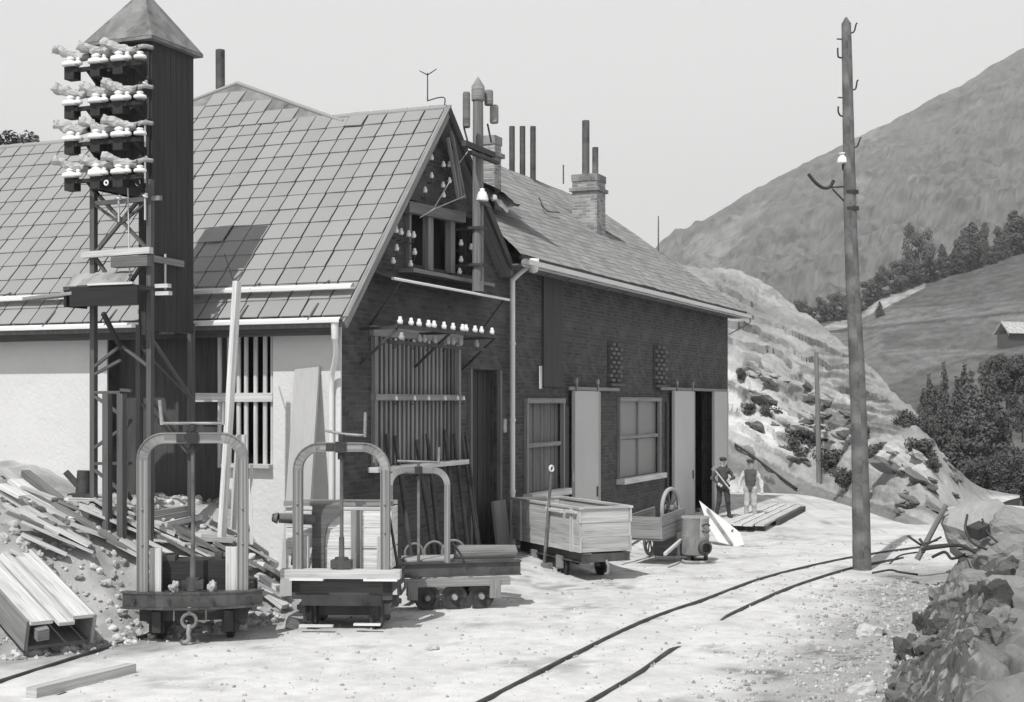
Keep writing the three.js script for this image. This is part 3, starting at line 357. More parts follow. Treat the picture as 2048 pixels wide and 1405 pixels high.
// ---------------------------------------------------------------- annex
const annex = bthing('annex_wing', 'long dark brick wing with hipped shingle roof and pale sliding doors', 'building', 8, 0, 0);
const AX = (px, py, o = 0) => { const p = wl(px, py, o); return [p[0] - 8, p[1]]; };
{
  const XE = 25.75 - 8, x00 = GW + .003 - 8, EH = 6.28;
  const win1 = [...AX(1050, 990), ...AX(1123, 800)], win2 = [...AX(1236, 960), ...AX(1317, 797)], dop = [...AX(1387, 1030), ...AX(1425, 778)];
  dop[1] = .0; dop[3] = AX(1387, 778)[1]; win1[3] = AX(1050, 802)[1]; win2[3] = AX(1236, 799)[1];
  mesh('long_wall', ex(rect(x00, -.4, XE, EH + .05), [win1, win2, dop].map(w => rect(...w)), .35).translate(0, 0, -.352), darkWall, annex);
  mesh('end_wall', [bx(.3, EH + .3, 8, XE - .16, EH / 2 - .2, -4.37), bx(XE - x00, EH, .3, (XE + x00) / 2, EH / 2 - .3, -8.5), bx(XE - x00 - .4, .1, 8, (XE + x00) / 2, -.03, -4.4)], innerWall, annex);
  // roof: front slope with a hip at the far end
  const ez = .55, eh = 6.42, rz = -4, rh = 10.0, xl = RE + .053 - 8, xr = XE + .35, xe = XE - 3.0, yl = xl + 1.2;
  const sl = Math.hypot(rh - eh, ez - rz);
  const roof = new THREE.Group(); roof.name = 'roof'; annex.add(roof);
  const N = 70, K = 36, S = (u, v, lift = 0) => { const a = lerp(xl, xr, u), b = lerp(3.2, xe, u), bend = -.22 * Math.sin(v * Math.PI) * (1 - u) * .6; return [lerp(a, b, v), lerp(eh, rh, v) + bend + lift, lerp(ez, rz, v)]; };
  const skin = grid(N, K, (i, j) => { const p = S(i / N, j / K); p[1] += .03 * fbm(p[0] * .8, p[2] * .9, 3); return p; }); { const uv = skin.attributes.uv, p = skin.attributes.position; for (let i = 0; i < uv.count; i++) uv.setXY(i, p.getX(i), (ez - p.getZ(i)) / .785); }
  const shingle = M(.34, { t: 'course', b: 'courseB', bs: .03 });
  mesh('shingle_slope', skin.toNonIndexed(), shingle, roof);
  const hip = grid(10, 10, (i, j) => { const a = lerp(ez, -8.6, i / 10), v = j / 10; return [lerp(xr, xe, v), lerp(eh, rh, v), lerp(a, rz, v)]; }); mesh('hip_slope', hip.toNonIndexed(), shingle, roof);
  const back = grid(10, 10, (i, j) => { const u = i / 10, v = j / 10; return [lerp(lerp(xl, xr, u), lerp(3.2, xe, u), v), lerp(eh, rh, v), lerp(-8.6, rz, v)]; }); mesh('rear_slope', back.toNonIndexed(), shingle, roof);
  mesh('roof_edge', [beam(V(xl, eh - .05, ez - .01), V(xr, eh - .05, ez - .01), .09, .05)], M(.05), roof);
  mesh('soffit', bx(xr - xl, .03, .52, (xl + xr) / 2, eh - .2, .3), dimWood, annex);
  const gt = mesh('gutter', [new THREE.CylinderGeometry(.085, .085, xr - xl, 10, 1, true, Math.PI, Math.PI).toNonIndexed().rotateZ(Math.PI / 2).rotateX(Math.PI / 2 + .25).translate((xl + xr) / 2, eh - .17, ez + .09), bx(xr - xl, .1, .02, (xl + xr) / 2, eh - .16, ez + .17)], zinc, annex);
  for (let k = 0; k < 14; k++) mesh('gutter_bracket', beam(V(xl + .6 + k * 1.33, eh - .1, ez + .18), V(xl + .6 + k * 1.33, eh - .28, ez - .25), .012, .03), iron(), gt);
  mesh('gutter_stay', [beam(V(xr + .1, eh - .15, ez + .1), V(xr + .12, eh - .35, ez + .1), .03, .03), beam(V(xr + .12, eh - .35, ez + .1), V(XE, eh - .75, .05), .03, .03)], dimWood, annex);
  { const p = AX(1025, 560, .12); mesh('rain_pipe', [cyl(V(p[0], 6.0, .12), V(p[0], .25, .12), .055, .055, 10), tube([V(p[0] - .02, 6.28, ez + .02), V(p[0], 6.15, .35), V(p[0], 5.98, .14)], .06), lathe([[.0, -.16], [.09, -.13], [.12, 0], [.12, .14], [0, .14]], 12).translate(p[0] - .02, 6.24, ez + .05), ...[4.6, 3, 1.5].map(y => cyl(V(p[0], y, .12), V(p[0], y + .06, .12), .068, .068, 10))], zinc, annex); }
  // windows
  const win = (w, bars, cols) => {
    const [x0, y0, x1, y1] = w, W = x1 - x0, H = y1 - y0, g = new THREE.Group(); g.name = 'window'; annex.add(g);
    mesh('frame', [bx(.1, H + .1, .09, x0, (y0 + y1) / 2, .03), bx(.1, H + .1, .09, x1, (y0 + y1) / 2, .03), bx(W + .12, .11, .1, (x0 + x1) / 2, y1, .035)], greyWood, g);
    mesh('crossbar', bx(W - .1, .1, .08, (x0 + x1) / 2, y0 + H * .52, -.02), greyWood, g); mesh('sill', bx(W + .22, .14, .24, (x0 + x1) / 2, y0 - .05, .1), paleWood, g);
    if (bars) for (let k = 0; k < bars; k++) mesh('board', bx(W / bars - .025, H - .04, .03, x0 + (k + .5) * W / bars, (y0 + y1) / 2, -.1 + rr(-.01, .01)), dimWood, g);
    else { mesh('mullion', bx(.07, H - .05, .06, (x0 + x1) / 2, (y0 + y1) / 2, -.04), greyWood, g); const gm = new THREE.MeshPhysicalMaterial({ roughness: .3, transmission: .6 }); gm.color.setRGB(.5, .5, .5); for (const sx of [0, 1]) for (const sy of [0, 1]) { const xa = x0 + .05 + sx * W / 2, ya = sy ? y0 + H * .52 + .05 : y0 + .03; mesh('pane', bx(W / 2 - .09, sy ? H * .48 - .1 : H * .52 - .1, .008, xa + W / 4 - .04, ya + (sy ? H * .48 - .1 : H * .52 - .1) / 2, -.07), gm, g); } mesh('curtain_board', bx(W, H, .02, (x0 + x1) / 2, (y0 + y1) / 2, -.3), M(.14, { t: 'wood' }), g); }
  };
  win(win1, 10); win(win2, 0);
  // sliding door leaves on their rails
  const leafM = M(.56, { t: 'plaster', b: 'woodB', bs: .003 });
  for (const [a, b] of [[1146, 1197], [1346, 1387], [1426, 1454]]) { const p = AX(a, 782, .12), q = AX(b, 782, .12); const H = p[1]; const d = mesh('sliding_door', bx(q[0] - p[0], H - .02, .06, (p[0] + q[0]) / 2, H / 2 + .01, .12), leafM, annex); mesh('edge_rail', [bx(.05, H - .04, .03, p[0] + .03, H / 2, .16), bx(.05, H - .04, .03, q[0] - .03, H / 2, .16)], leafM, d); mesh('handle', cyl(V(q[0] - .2, 1.1, .17), V(q[0] - .2, 1.35, .17), .02), iron(), d); }
  for (const [a, b, bs] of [[1138, 1238, [1150, 1193]], [1322, 1455, [1352, 1384]]]) { const p = AX(a, 779, .14), q = AX(b, 779, .14); const r = mesh('door_rail', beam(V(p[0], p[1] + .02, .14), V(q[0], p[1] + .02, .14), .08, .04), greyWood, annex); for (const c of bs) { const h = AX(c, 768, .14); mesh('hanger', [bx(.06, .28, .03, h[0], p[1] + .1, .18), cyl(V(h[0], p[1] + .2, .15), V(h[0], p[1] + .2, .2), .07, .07, 12)], paleIron, r); } }
  mesh('jamb_post', (() => { const p = AX(1133, 900, .05), q = AX(1335, 900, .05); return [bx(.22, 3.3, .08, p[0], 1.65, .03), bx(.16, 3.4, .08, q[0], 1.7, .03)]; })(), tarWood, annex);
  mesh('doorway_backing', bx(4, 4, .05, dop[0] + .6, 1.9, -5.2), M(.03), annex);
  { const a = AX(1086, 600, .03), b = AX(1123, 775, .03); mesh('tall_shutter', bx(b[0] - a[0], 3.0, .06, (a[0] + b[0]) / 2, b[1] + 1.5, .02), wood(.09), annex); const c = AX(1083, 755, .1); mesh('shutter_stick', bx(.05, .5, .05, c[0], c[1], .08), paleWood, annex); }
  for (const [a, b, t, bt] of [[1218, 1243, 684, 766], [1309, 1333, 690, 769]]) { const p = AX(a, t, .04), q = AX(b, bt, .04), g = new THREE.Group(); g.name = 'brick_vent'; annex.add(g); mesh('recess', bx(q[0] - p[0], p[1] - q[1], .02, (p[0] + q[0]) / 2, (p[1] + q[1]) / 2, .012), M(.05), g); const H = (p[1] - q[1]) / 9, W = (q[0] - p[0]) / 2.5; for (let r = 0; r < 9; r++) for (let c = 0; c < 2 + (r & 1); c++) mesh('brick', bx(W * .62, H * .62, .08, p[0] + (c + (r & 1 ? .25 : .75)) * W, q[1] + (r + .5) * H, .04), M(.2, { t: 'mott' }), g); mesh('vent_ledge', bx(q[0] - p[0] + .1, .07, .14, (p[0] + q[0]) / 2, q[1] - .06, .06), M(.1), g); }
  // chimneys and flues
  const roofAt = (px, py) => { // point on the front slope
    const u = (px - 1024) / F, v = (HY - py) / F, n = V(0, ez - rz, rh - eh).normalize(); const o = W2L(0, 0), O = V(o[0] - 8, CH, o[1]), D = V(u * cT + sT, v, u * sT - cT); const k = V(xl, eh, ez).sub(O).dot(n) / D.dot(n); return O.addScaledVector(D, k);
  };
  const chimney = (p, w, d, y0, y1, pale, dark) => { const c = mesh('chimney', bxv(w, y1 - y0, d, p.x, (y0 + y1) / 2, p.z), M(.62, { t: 'brick', b: 'brickB', bs: .02 }), roof); mesh('cap', [bx(w + .14, .1, d + .14, p.x, y1 - .24, p.z), bx(w + .04, .2, d + .04, p.x, y1 + .1, p.z)], M(.36, { t: 'mott' }), c); return c; };
  { const p = roofAt(1205, 470), yT = CH + (HY - 378) / F * 41.5; p.z -= .45; p.x += .1; const c = chimney(p, .75, .75, p.y - .8, yT, 0); mesh('flashing', beam(roofAt(1150, 425).add(V(0, .02, 0)), roofAt(1240, 480).add(V(.4, .03, 0)), .02, .22, V(0, .8, .6)), M(.7, { t: 'mott' }), roof); for (const [dx, hgt, r] of [[-.12, 1.62, .11], [.25, .78, .09]]) mesh('flue_pipe', cyl(V(p.x + dx * .4 - dx, yT + .2, p.z + dx), V(p.x + dx * .4 - dx, yT + .2 + hgt, p.z + dx + .0), r, r, 12), iron(.2), c); mesh('rod', cyl(V(p.x - .1, yT, p.z - .75), V(p.x - .1, yT + .55, p.z - .75), .02), iron(), roof); }
  for (const px of [1024, 1045, 1066]) { const top = at(px, 253, 41), l = W2L(top.x, top.z); mesh('flue_pipe', cyl(V(l[0] - 8, 7.8, l[1]), V(l[0] - 8, top.y, l[1]), .085, .085, 12), iron(.13), roof); }
  { const top = at(1317, 432, 58), l = W2L(top.x, top.z); mesh('finial_rod', cyl(V(l[0] - 8, 6.5, l[1]), V(l[0] - 8, top.y, l[1]), .07, .02, 6), iron(.2), roof); }
  { const a = at(980, 400, 32.5), l = W2L(a.x, a.z), yT = CH + (HY - 300) / F * 32.5; chimney(V(l[0] - 8, 0, l[1]), .38, .4, 6.6, yT + .1); }
  { const c = roofAt(1000, 425); const g = grid(14, 8, (i, j) => { const u = i / 14 - .5, v = j / 8 - .5; return [c.x + u * .9 + v * .2, c.y + .3 + .14 * fbm(u * 3, v * 3, 3) + v * -.4 + .12 * u, c.z + v * .6]; }); mesh('torn_sheet', g.toNonIndexed(), M(.85, { t: 'mott' }), roof); }
  { const a = roofAt(1078, 400), b = roofAt(1092, 425), c = roofAt(1118, 430); mesh('loose_wire', tube([a, b, c].map(v => v.add(V(0, .06, 0))), .018, 5), iron(.06), roof); }
}
// ---------------------------------------------------------------- insulators, racks, mast
const INS = lathe([[0, 0], [.045, 0], [.055, .03], [.06, .075], [.035, .1], [.04, .12], [.03, .15], [0, .155]], 12);
const wallIns = new THREE.Group(); mesh('bracket', tube([V(0, -.12, -.12), V(0, -.12, -.02), V(0, -.06, .0), V(0, .02, 0)], .012, 5), iron(.1), wallIns); mesh('porcelain', INS.clone(), porcelain, wallIns);
function putIns(px, py, o, s, label, group, name = 'wall_insulator') { const p = wl(px, py, o), g = wallIns.clone(); g.name = numbered(name); g.position.copy(L2W(p[0], p[1] - .07 * s, o)); g.rotation.y = TH; g.scale.setScalar(s); scene.add(g); tag(g, label, 'insulator', group); }
for (const [px, py] of [[863, 315], [887, 329], [899, 329], [863, 351], [899, 361], [886, 370], [850, 380], [887, 390]]) putIns(px, py, .17, .72, 'small white insulator on the dark boards in the gable peak', 'insulators in the gable peak');
for (const [px, py] of [[792, 460], [802, 464], [817, 468], [827, 470], [793, 496], [829, 504], [786, 522], [821, 528]]) putIns(px, py, .17, .78, 'small white insulator beside the loft window, on the tiled roof side', 'insulators beside the loft window');
for (const [px, py] of [[922, 486], [942, 494], [922, 519], [919, 543]]) putIns(px, py, .2, .78, 'small white insulator beside the loft window, next to the mast', 'insulators near the mast');
for (const [px, py] of [[792, 797], [829, 797], [857, 797], [890, 797], [915, 797], [927, 797]]) putIns(px, py, .2, .55, 'tiny white insulator on the middle rail of the slatted window', 'insulators on the window rail');
for (const [px, py] of [[791, 683], [828, 685], [858, 688], [890, 690], [916, 692]]) putIns(px, py, .3, .6, 'tiny insulator under the lintel of the slatted window', 'insulators under the window lintel');
{ // insulator rack under a sheet-metal hood
  const a = wl(800, 640, .7), b = wl(985, 650, .7), x0 = a[0], x1 = b[0], y = (a[1] + b[1]) / 2;
  const g = bthing('insulator_rack', 'iron rack hung with rows of white insulators above the slatted window', 'rack', x0, y, 0);
  mesh('crossarm', bx(x1 - x0 + .3, .06, .05, (x1 - x0) / 2, -.17, .7), iron(.1), g); mesh('crossarm', bx(x1 - x0 + .3, .06, .05, (x1 - x0) / 2 + .1, -.42, .5), iron(.1), g);
  for (const x of [-.1, (x1 - x0) * .5, x1 - x0 + .12]) { mesh('stay', [beam(V(x, -.18, .72), V(x, -.2, -.02), .05, .04), beam(V(x, -.2, .7), V(x, -.8, 0), .04, .04)], iron(.1), g); }
  for (const px of [800, 822, 838, 857, 868, 888, 906, 925, 932, 950, 963, 984]) { const p = wl(px, 640, .7); mesh('insulator', [INS.clone().scale(px % 3 ? .85 : .65, .85, .85).translate(p[0] - x0, -.13, .7)], porcelain, g); }
  for (const px of [803, 838, 848, 869, 895, 905, 920, 953]) { const p = wl(px, 665, .5); mesh('insulator', INS.clone().scale(.9, .9, .9).translate(p[0] - x0 + .0, -.38, .5), M(.4), g); }
  const h = bthing('metal_hood', 'thin pale sheet-metal hood sheltering the insulator rack', 'hood', x0, 0, 0);
  const p0 = wl(788, 558, .62), p1 = wl(1020, 601, .62);
  const sh = grid(24, 8, (i, j) => { const u = i / 24, v = j / 8; return [lerp(p0[0] - .05, p1[0] - .05, u) - x0, lerp(p0[1], p1[1], u) + (1 - v) * .2 - .03 * Math.sin(v * 3) + (u < .08 ? .05 * (1 - u / .08) : 0), lerp(-.03, .62, v)]; });
  mesh('sheet', sh.toNonIndexed(), M(.22, { t: 'mott', r: .6 }), h);
  mesh('rolled_edge', tube([0, .3, .6, 1].map(u => V(lerp(p0[0] - .05, p1[0] - .05, u) - x0, lerp(p0[1], p1[1], u) + .005, .62)), .026, 7), M(.8, { r: .5 }), h);
  for (const u of [.06, .95]) { const X = lerp(p0[0], p1[0], u) - x0; mesh('strut', beam(V(X, lerp(p0[1], p1[1], u), .6), V(X - .0, lerp(p0[1], p1[1], u) - .75, .0), .03, .03), iron(.1), h); }
}
{ // wooden mast at the gable with crossarms, jars and a big bell insulator
  const o = .55, b = wl(956, 552, o), t = wl(956, 180, o), g = bthing('line_mast', 'stout wooden mast with pointed cap and crossarms fixed to the gable', 'mast', b[0], b[1] - .3, o);
  const H = t[1] - b[1] + .3, rel = (px, py) => { const p = wl(px, py, o); return V(p[0] - b[0], p[1] - b[1] + .3, 0); };
  mesh('post', cyl(V(0, 0, 0), V(0, H - .15, 0), .115, .1, 14), wood(.26), g); mesh('cap', lathe([[0, .26], [.04, .2], [.125, .06], [.125, -.2], [.1, -.2]], 14).translate(0, H, 0), wood(.36), g);
  for (const [py, x0, x1, th] of [[287, 918, 978, .1], [305, 930, 986, .06]]) { const a = rel(x0, py), c = rel(x1, py); mesh('crossarm', beam(V(a.x, a.y, .1), V(c.x, a.y, .1), th, .09), tarWood, g); }
  const jar = (px, t0, b0, r, z, m) => { const p = rel(px, t0), q = rel(px, b0); mesh('jar', lathe([[0, p.y], [r * .9, p.y], [r, p.y - .04], [r, q.y + .03], [r * .85, q.y], [0, q.y]], 14).translate(p.x, 0, z), m, g); };
  jar(928, 185, 256, .07, .05, wood(.22)); jar(966, 182, 212, .085, .12, wood(.3)); jar(975, 212, 248, .085, .14, M(.5, { t: 'mott' }));
  for (const px of [928, 975]) { const p = rel(px, px === 928 ? 256 : 248), q = rel(px, 286); mesh('pin', cyl(p, V(p.x, q.y, .08), .018), iron(.1), g); }
  { const p = rel(943, 404); mesh('bell_insulator', lathe([[0, 0], [.1, 0], [.12, .02], [.1, .11], [.07, .18], [.04, .19], [.05, .23], [0, .25]], 14).translate(p.x, p.y, .22), porcelain, g); mesh('insulator_bracket', [beam(V(p.x - .12, p.y - .02, .22), V(.35, p.y - .02, .1), .04, .04), cyl(V(p.x, p.y - 1.5, .2), V(p.x, p.y, .2), .012)], iron(.12), g); }
  { const p = rel(978, 404); mesh('bell_insulator', lathe([[0, 0], [.06, 0], [.07, .02], [.05, .1], [0, .12]], 12).translate(p.x - .12, p.y, .16), M(.45), g); }
  mesh('clamp', [.5, 1.2].map(y => bx(.3, .05, .3, 0, y, -.02)), iron(.1), g); mesh('wall_bolt', [.5, 1.2].map(y => cyl(V(0, y, 0), V(0, y, -o), .03)), iron(.1), g);
}
for (const [a, b] of [[[840, 435], [868, 418]], [[868, 418], [930, 392]], [[868, 416], [900, 362]], [[918, 326], [936, 303]]]) { const p = wl(...a, .35), q = wl(...b, .4); solo('line_wire', cyl(L2W(p[0], p[1], .35), L2W(q[0], q[1], .4), .012, .012, 5), M(.4), 'pale taut wire strung across the gable boards', 'wire', 'wires on the gable'); }
// ---------------------------------------------------------------- line tower
{
  const Z0 = 21.97, fr = at(300, 800, Z0), D = 1.12, Wd = 1.107;
  const [tx, tz] = W2L(fr.x, fr.z), x0 = tx, x1 = tx + D, zr = tz, zl = tz - Wd, xm = (x0 + x1) / 2, zm = (zr + zl) / 2, gy = gh(fr.x, Z0);
  const g = thing('line_tower', 'dark boarded line tower with pyramid roof, lattice legs and tiers of white insulators', 'tower', L2W(xm, 0, zm), TH), P = (x, y, z) => V(x - xm, y, z - zm);
  const hp = (py, Z) => CH + (HY - py) / F * Z, yE = hp(93, Z0 + .5), yB = hp(372, Z0), yA = hp(-16, Z0 + .9), tar = wood(.062), leg = M(.13, { t: 'wood', r: .8 });
  // boarded shaft: vertical boards on every closed side
  const boards = (a, b, y0, y1, n, name) => { for (let k = 0; k < n; k++) { const p = a.clone().lerp(b, (k + .5) / n); const w = a.distanceTo(b) / n - .008, dir = Math.abs(b.x - a.x) > Math.abs(b.z - a.z); mesh(name, bx(dir ? w : .03, y1 - y0, dir ? .03 : w, p.x, (y0 + y1) / 2, p.z), tar, g); } };
  boards(P(x0 + .02, 0, zl + .02), P(x0 + .02, 0, zr - .02), yB, yE, 7, 'front_board'); boards(P(x0 + .05, 0, zl), P(x1, 0, zl), yB, yE, 6, 'side_board');
  const yQ = hp(665, Z0 + .5); boards(P(x0 + .02, 0, zr), P(x1, 0, zr), yQ, yE, 7, 'side_board'); boards(P(x1, 0, zl + .02), P(x1, 0, zr - .02), yQ, yE, 7, 'back_board');
  mesh('tower_floor', bx(D - .1, .04, Wd - .1, 0, yB + .04, 0), tar, g);
  { const o = .12, c = [[x0 - o, zl - o], [x0 - o, zr + o], [x1 + o, zr + o], [x1 + o, zl - o]], ap = P(xm, yA, zm), pos = [], uv = []; for (let k = 0; k < 4; k++) { const a = P(c[k][0], yE + .02, c[k][1]), b = P(c[(k + 1) % 4][0], yE + .02, c[(k + 1) % 4][1]); pos.push(a.x, a.y, a.z, b.x, b.y, b.z, ap.x, ap.y, ap.z); uv.push(0, k, 1.3, k, .65, k + 1.4); } const q = geo(pos, pos.map(() => 0), uv); q.computeVertexNormals(); mesh('pyramid_roof', [q, bx(D + .24, .05, Wd + .24, 0, yE - .01, 0)], M(.3, { t: 'mott' }), g); }
  const L = (a, b, w, m = leg, n = 'lattice_brace') => mesh(n, beam(a, b, w, w), m, g);
  for (const [x, z, t] of [[x0, zl, yB + .1], [x0, zr, yB + .1], [x1, zl + .03, hp(640, Z0)], [x1, zr - .03, hp(640, Z0)]]) mesh('leg', bx(.09, t - gy + .3, .09, x - xm, (t + gy - .3) / 2, z - zm), leg, g);
  const yC = hp(505, Z0), yP = hp(590, Z0), yX = hp(400, Z0);
  L(P(x0, yB, zl), P(x0, yC, zr), .05); L(P(x0, yB, zr), P(x0, yC, zl), .05); L(P(x0, yC, zl), P(x0, yP, zm), .05); L(P(x0, yC, zr), P(x0, yP, zm), .05);
  L(P(x0, yX, zl - .05), P(x0, yX + .02, zr + .2), .07, wood(.3), 'crossarm'); L(P(x0 - .08, yC, zl - .15), P(x0 - .08, yC + .02, zr + .08), .1, wood(.5), 'crossarm'); L(P(x0 - .06, yC - .14, zm - .1), P(x0 - .06, yC - .14, zr + .05), .17, wood(.2), 'crossarm'); L(P(x0, yC - .1, zr + .03), P(x0 + .75, yC - .12, zr + .05), .1, wood(.3), 'crossarm');
  for (const [z, t] of [[zl, yX], [zr, yX]]) { const lo = z === zl ? zm : zm; L(P(x0 - .02, yX, z), P(x0 - .02, yX - .35, lo), .04); }
  // lower lattice on the left
  for (const [a, b] of [[680, 800], [800, 920]]) { L(P(x0 + .05, hp(a, Z0), zr), P(x1, hp(b, Z0), zr), .045); L(P(x1, hp(a, Z0), zl), P(x1, hp(b, Z0), zr), .045); } for (const [px, b] of [[214, 985], [243, 1008]]) { const q = at(px, 800, Z0 - .1), l = W2L(q.x, q.z); mesh('leg', bx(.11, hp(788, Z0) - gy + .3, .11, l[0] - xm, (hp(788, Z0) + gy - .3) / 2, l[1] - zm), wood(.16), g); }
  const s1 = W2L(at(214, 0, Z0 - .1).x, -(Z0 - .1))[1], s2 = W2L(at(243, 0, Z0 - .1).x, -(Z0 - .1))[1];
  const xb = x0 - .02; for (const [za, ya, zb, yb] of [[zl, 750, s1, 720], [zl, 785, s1, 785], [zl, 790, s1, 830], [zl, 900, s1, 860], [zl, 930, s2, 928], [zl, 940, s2, 1000], [s1, 870, s2, 840], [s1, 960, s2, 1000], [s1, 780, s2, 782], [zl, 735, zm, 690], [zr, 735, zm, 690]]) L(P(xb, hp(ya, Z0), za), P(xb, hp(yb, Z0), zb), .045);
  // four tiers of insulators; thick taped cable ends rest on them
  const bell = lathe([[0, -.02], [.12, -.02], [.15, 0], [.14, .05], [.08, .07], [.06, .09], [.09, .105], [.055, .14], [0, .15]], 16), cabM = M(.62, { t: 'mott', b: 'gritB', bs: .02 });
  [112, 192, 265, 340].forEach((py, r) => {
    const y = hp(py, Z0 - .3), bar = mesh('insulator_beam', bx(.07, .06, Wd + .34, x0 - .28 - xm, y - .1, -.1), wood(.03), g);
    for (const z of [zl + .1, zr - .1]) mesh('bracket', beam(P(x0 - .28, y - .1, z), P(x0, y - .3, z), .05, .05), wood(.03), g);
    [-.2, .26, .66, 1.02].forEach((s, k) => {
      const z = zl + s * Wd, sc = k === 3 ? .72 : 1;
      mesh('insulator', bell.clone().scale(sc * .9, sc * (k === 1 && r === 3 ? 1.4 : 1), sc * 1.0).translate(x0 - .28 - xm, y - .02, z - zm), porcelain, g);
      if (k < 3) mesh('insulator', bell.clone().scale(.45, .7, .45).translate(x0 - .34 - xm, y - .02, z - zm + .2), porcelain, g); if (k < 3) { mesh('insulator_block', bx(.17, .2, .19, x0 - .24 - xm, y - .14, z - zm), wood(.04), g); const q = P(x0 - .28, y + .12, z); const cg = tube([V(q.x - .13, q.y + .12 + rr(-.03, .03), q.z - .24), V(q.x - .06, q.y + .1, q.z - .14), V(q.x, q.y + .05 + rr(-.02, .02), q.z - .02), V(q.x + .06, q.y + rr(-.02, .02), q.z + .14), V(q.x + .1, q.y + rr(-.01, .03), q.z + .3)], .074, 10, 22), cp = cg.attributes.position; for (let i = 0; i < cp.count; i++) { const X = cp.getX(i), Y = cp.getY(i), Q = cp.getZ(i), e = .035 * fbm(X * 9 + r, Y * 9 + k * 3, 3, Q * 9), tp = 1 - .45 * ss(.02, .26, Q - q.z); cp.setXYZ(i, X + e, q.y + .05 + (Y - q.y - .05) * (.6 + .4 * tp) + e, Q + e); } cg.computeVertexNormals(); mesh('cable_end', cg, cabM, g); }
      else mesh('cable_end', tube([P(x0 - .34, y + .13, z), P(x0 - .26, y + .16, z + .06), P(x0 - .1, y + .17, z + .1)], .035, 6), cabM, g);
    });
    for (const s of [.52, .98]) { const z = zl + s * Wd; mesh('insulator', bell.clone().scale(.32, .4, .32).rotateX(.5).translate(x0 - .1 - xm, y - .38, z - zm), porcelain, g); if (r > 0) mesh('conductor', cyl(P(x0 - .1, y - .4, z), P(x0 - .1, y - .75, z), .016, .016, 6), M(.5), g); }
  });
  for (const px of [212, 243, 275]) { const q = at(px, 366, Z0 - .1), l = W2L(q.x, q.z); mesh('ring_insulator', new THREE.TorusGeometry(.035, .014, 6, 12).toNonIndexed().rotateY(-Math.PI / 2).translate(l[0] - xm, q.y, l[1] - zm), porcelain, g); }
  // working platform half way up
  const pf0 = P(x0 - .35, yP, zl - .35);
  for (let k = 0; k < 5; k++) mesh('platform_plank', bx(.62, .06, .26, x0 - .2 - xm, yP + .1 + .012 * (k % 2), zl - .05 + k * .27 - zm), tarWood, g);
  mesh('platform_skirt', [bx(.05, .3, Wd + .2, x0 - .5 - xm, yP - .04, .06), bx(.5, .3, .05, x0 - .25 - xm, yP - .04, zl - .15 - zm)], wood(.03), g); mesh('edge_strip', bx(.07, .035, Wd - .25, x0 - .51 - xm, yP + .145, .2), paleWood, g); mesh('prop', beam(P(x0 - .45, yP - .3, zm), P(x0, yP - .85, zm), .06, .06), tar, g);
  mesh('outrigger_plank', beam(P(x0 - .4, yP + .03, zl + .1), P(x0 - .45, yP - .04, zl - .95), .05, .24), greyWood, g);
  { const s = grid(14, 8, (i, j) => { const u = i / 14, v = j / 8; const p = P(x0 - .1 + .35 * v - .2, yP + .08 + .32 * Math.sin(Math.min(1, v * 1.05) * 1.5) + .02 * nz(u * 5, v * 5), lerp(zl - .55, zr - .32, u)); return [p.x, p.y - (u < .15 ? (.15 - u) * 1.4 : 0), p.z]; }); mesh('bent_sheet', s.toNonIndexed(), M(.5, { t: 'mott' }), g); }
  for (const [z, yy] of [[zr + .08, hp(572, Z0)], [zr + .1, hp(587, Z0)]]) mesh('bracket_arm', bx(.1, .06, .26, x0 + .1 - xm, yy, z - zm + .08), paleWood, g);
  mesh('drop_wire', [cyl(P(x0 - .05, yB, zm + .16), P(x0 - .05, yP + .1, zm + .2), .012, .012, 5), cyl(P(x0 + .3, yC, zr + .06), P(x0 + .3, yP + .1, zr + .06), .02, .02, 5)], M(.55), g);
}
// ---------------------------------------------------------------- rails
const RAILP = (() => { const s = new THREE.Shape([[-.045, 0], [.045, 0], [.045, .012], [.009, .024], [.009, .07], [.026, .08], [.026, .105], [-.026, .105], [-.026, .08], [-.009, .07], [-.009, .024], [-.045, .012]].map(p => new THREE.Vector2(...p))); return s; })();
function rail(pts, label, sink = () => 0) {
  const c = new THREE.CatmullRomCurve3(pts.map(([x, z]) => V(x, 0, -z))), n = Math.ceil(c.getLength() / .3), pr = [[-.023, 0], [.023, 0], [.023, .085], [-.023, .085]], pos = [], uv = [];
  const ring = k => { const p = c.getPointAt(k / n), t = c.getTangentAt(k / n), s = V(-t.z, 0, t.x).normalize(); const y = gh0(p.x, -p.z) - .045 - sink(-p.z); return pr.map(([a, b]) => V(p.x + s.x * a, y + b, p.z + s.z * a)); };
  let A = ring(0); for (let k = 1; k <= n; k++) { const B = ring(k); for (let q = 0; q < 4; q++) { const r = (q + 1) % 4; for (const [v, u, w] of [[A[q], 0, q], [A[r], 0, r], [B[r], 1, r], [A[q], 0, q], [B[r], 1, r], [B[q], 1, q]]) { pos.push(v.x, v.y, v.z); uv.push((k + u) * .3, w * .05); } } A = B; }
  const g = geo(pos, pos.map(() => 0), uv); g.computeVertexNormals(); return solo('steel_rail', g, iron(.09), label, 'rail', 'rails in the yard');
}
rail([[-1.5, 13], [-.32, 15.8], [.78, 18.56], [2.14, 21.76], [3.3, 23.9], [4.71, 26.6], [5.95, 28.5], [7.5, 30.5], [9.5, 32.5], [13, 35]], 'dark curved rail crossing the pale yard, the fully exposed one');
rail([[-.3, 13], [.91, 15.8], [1.58, 17.4], [2.31, 19.4], [3.48, 22.2], [4.2, 23.7], [5.12, 25.5], [6.98, 28.5], [8.5, 30.3]], 'partly buried rail beside the exposed one in the yard', z => .06 * ss(19, 19.6, z) * (1 - ss(21.4, 22, z)));
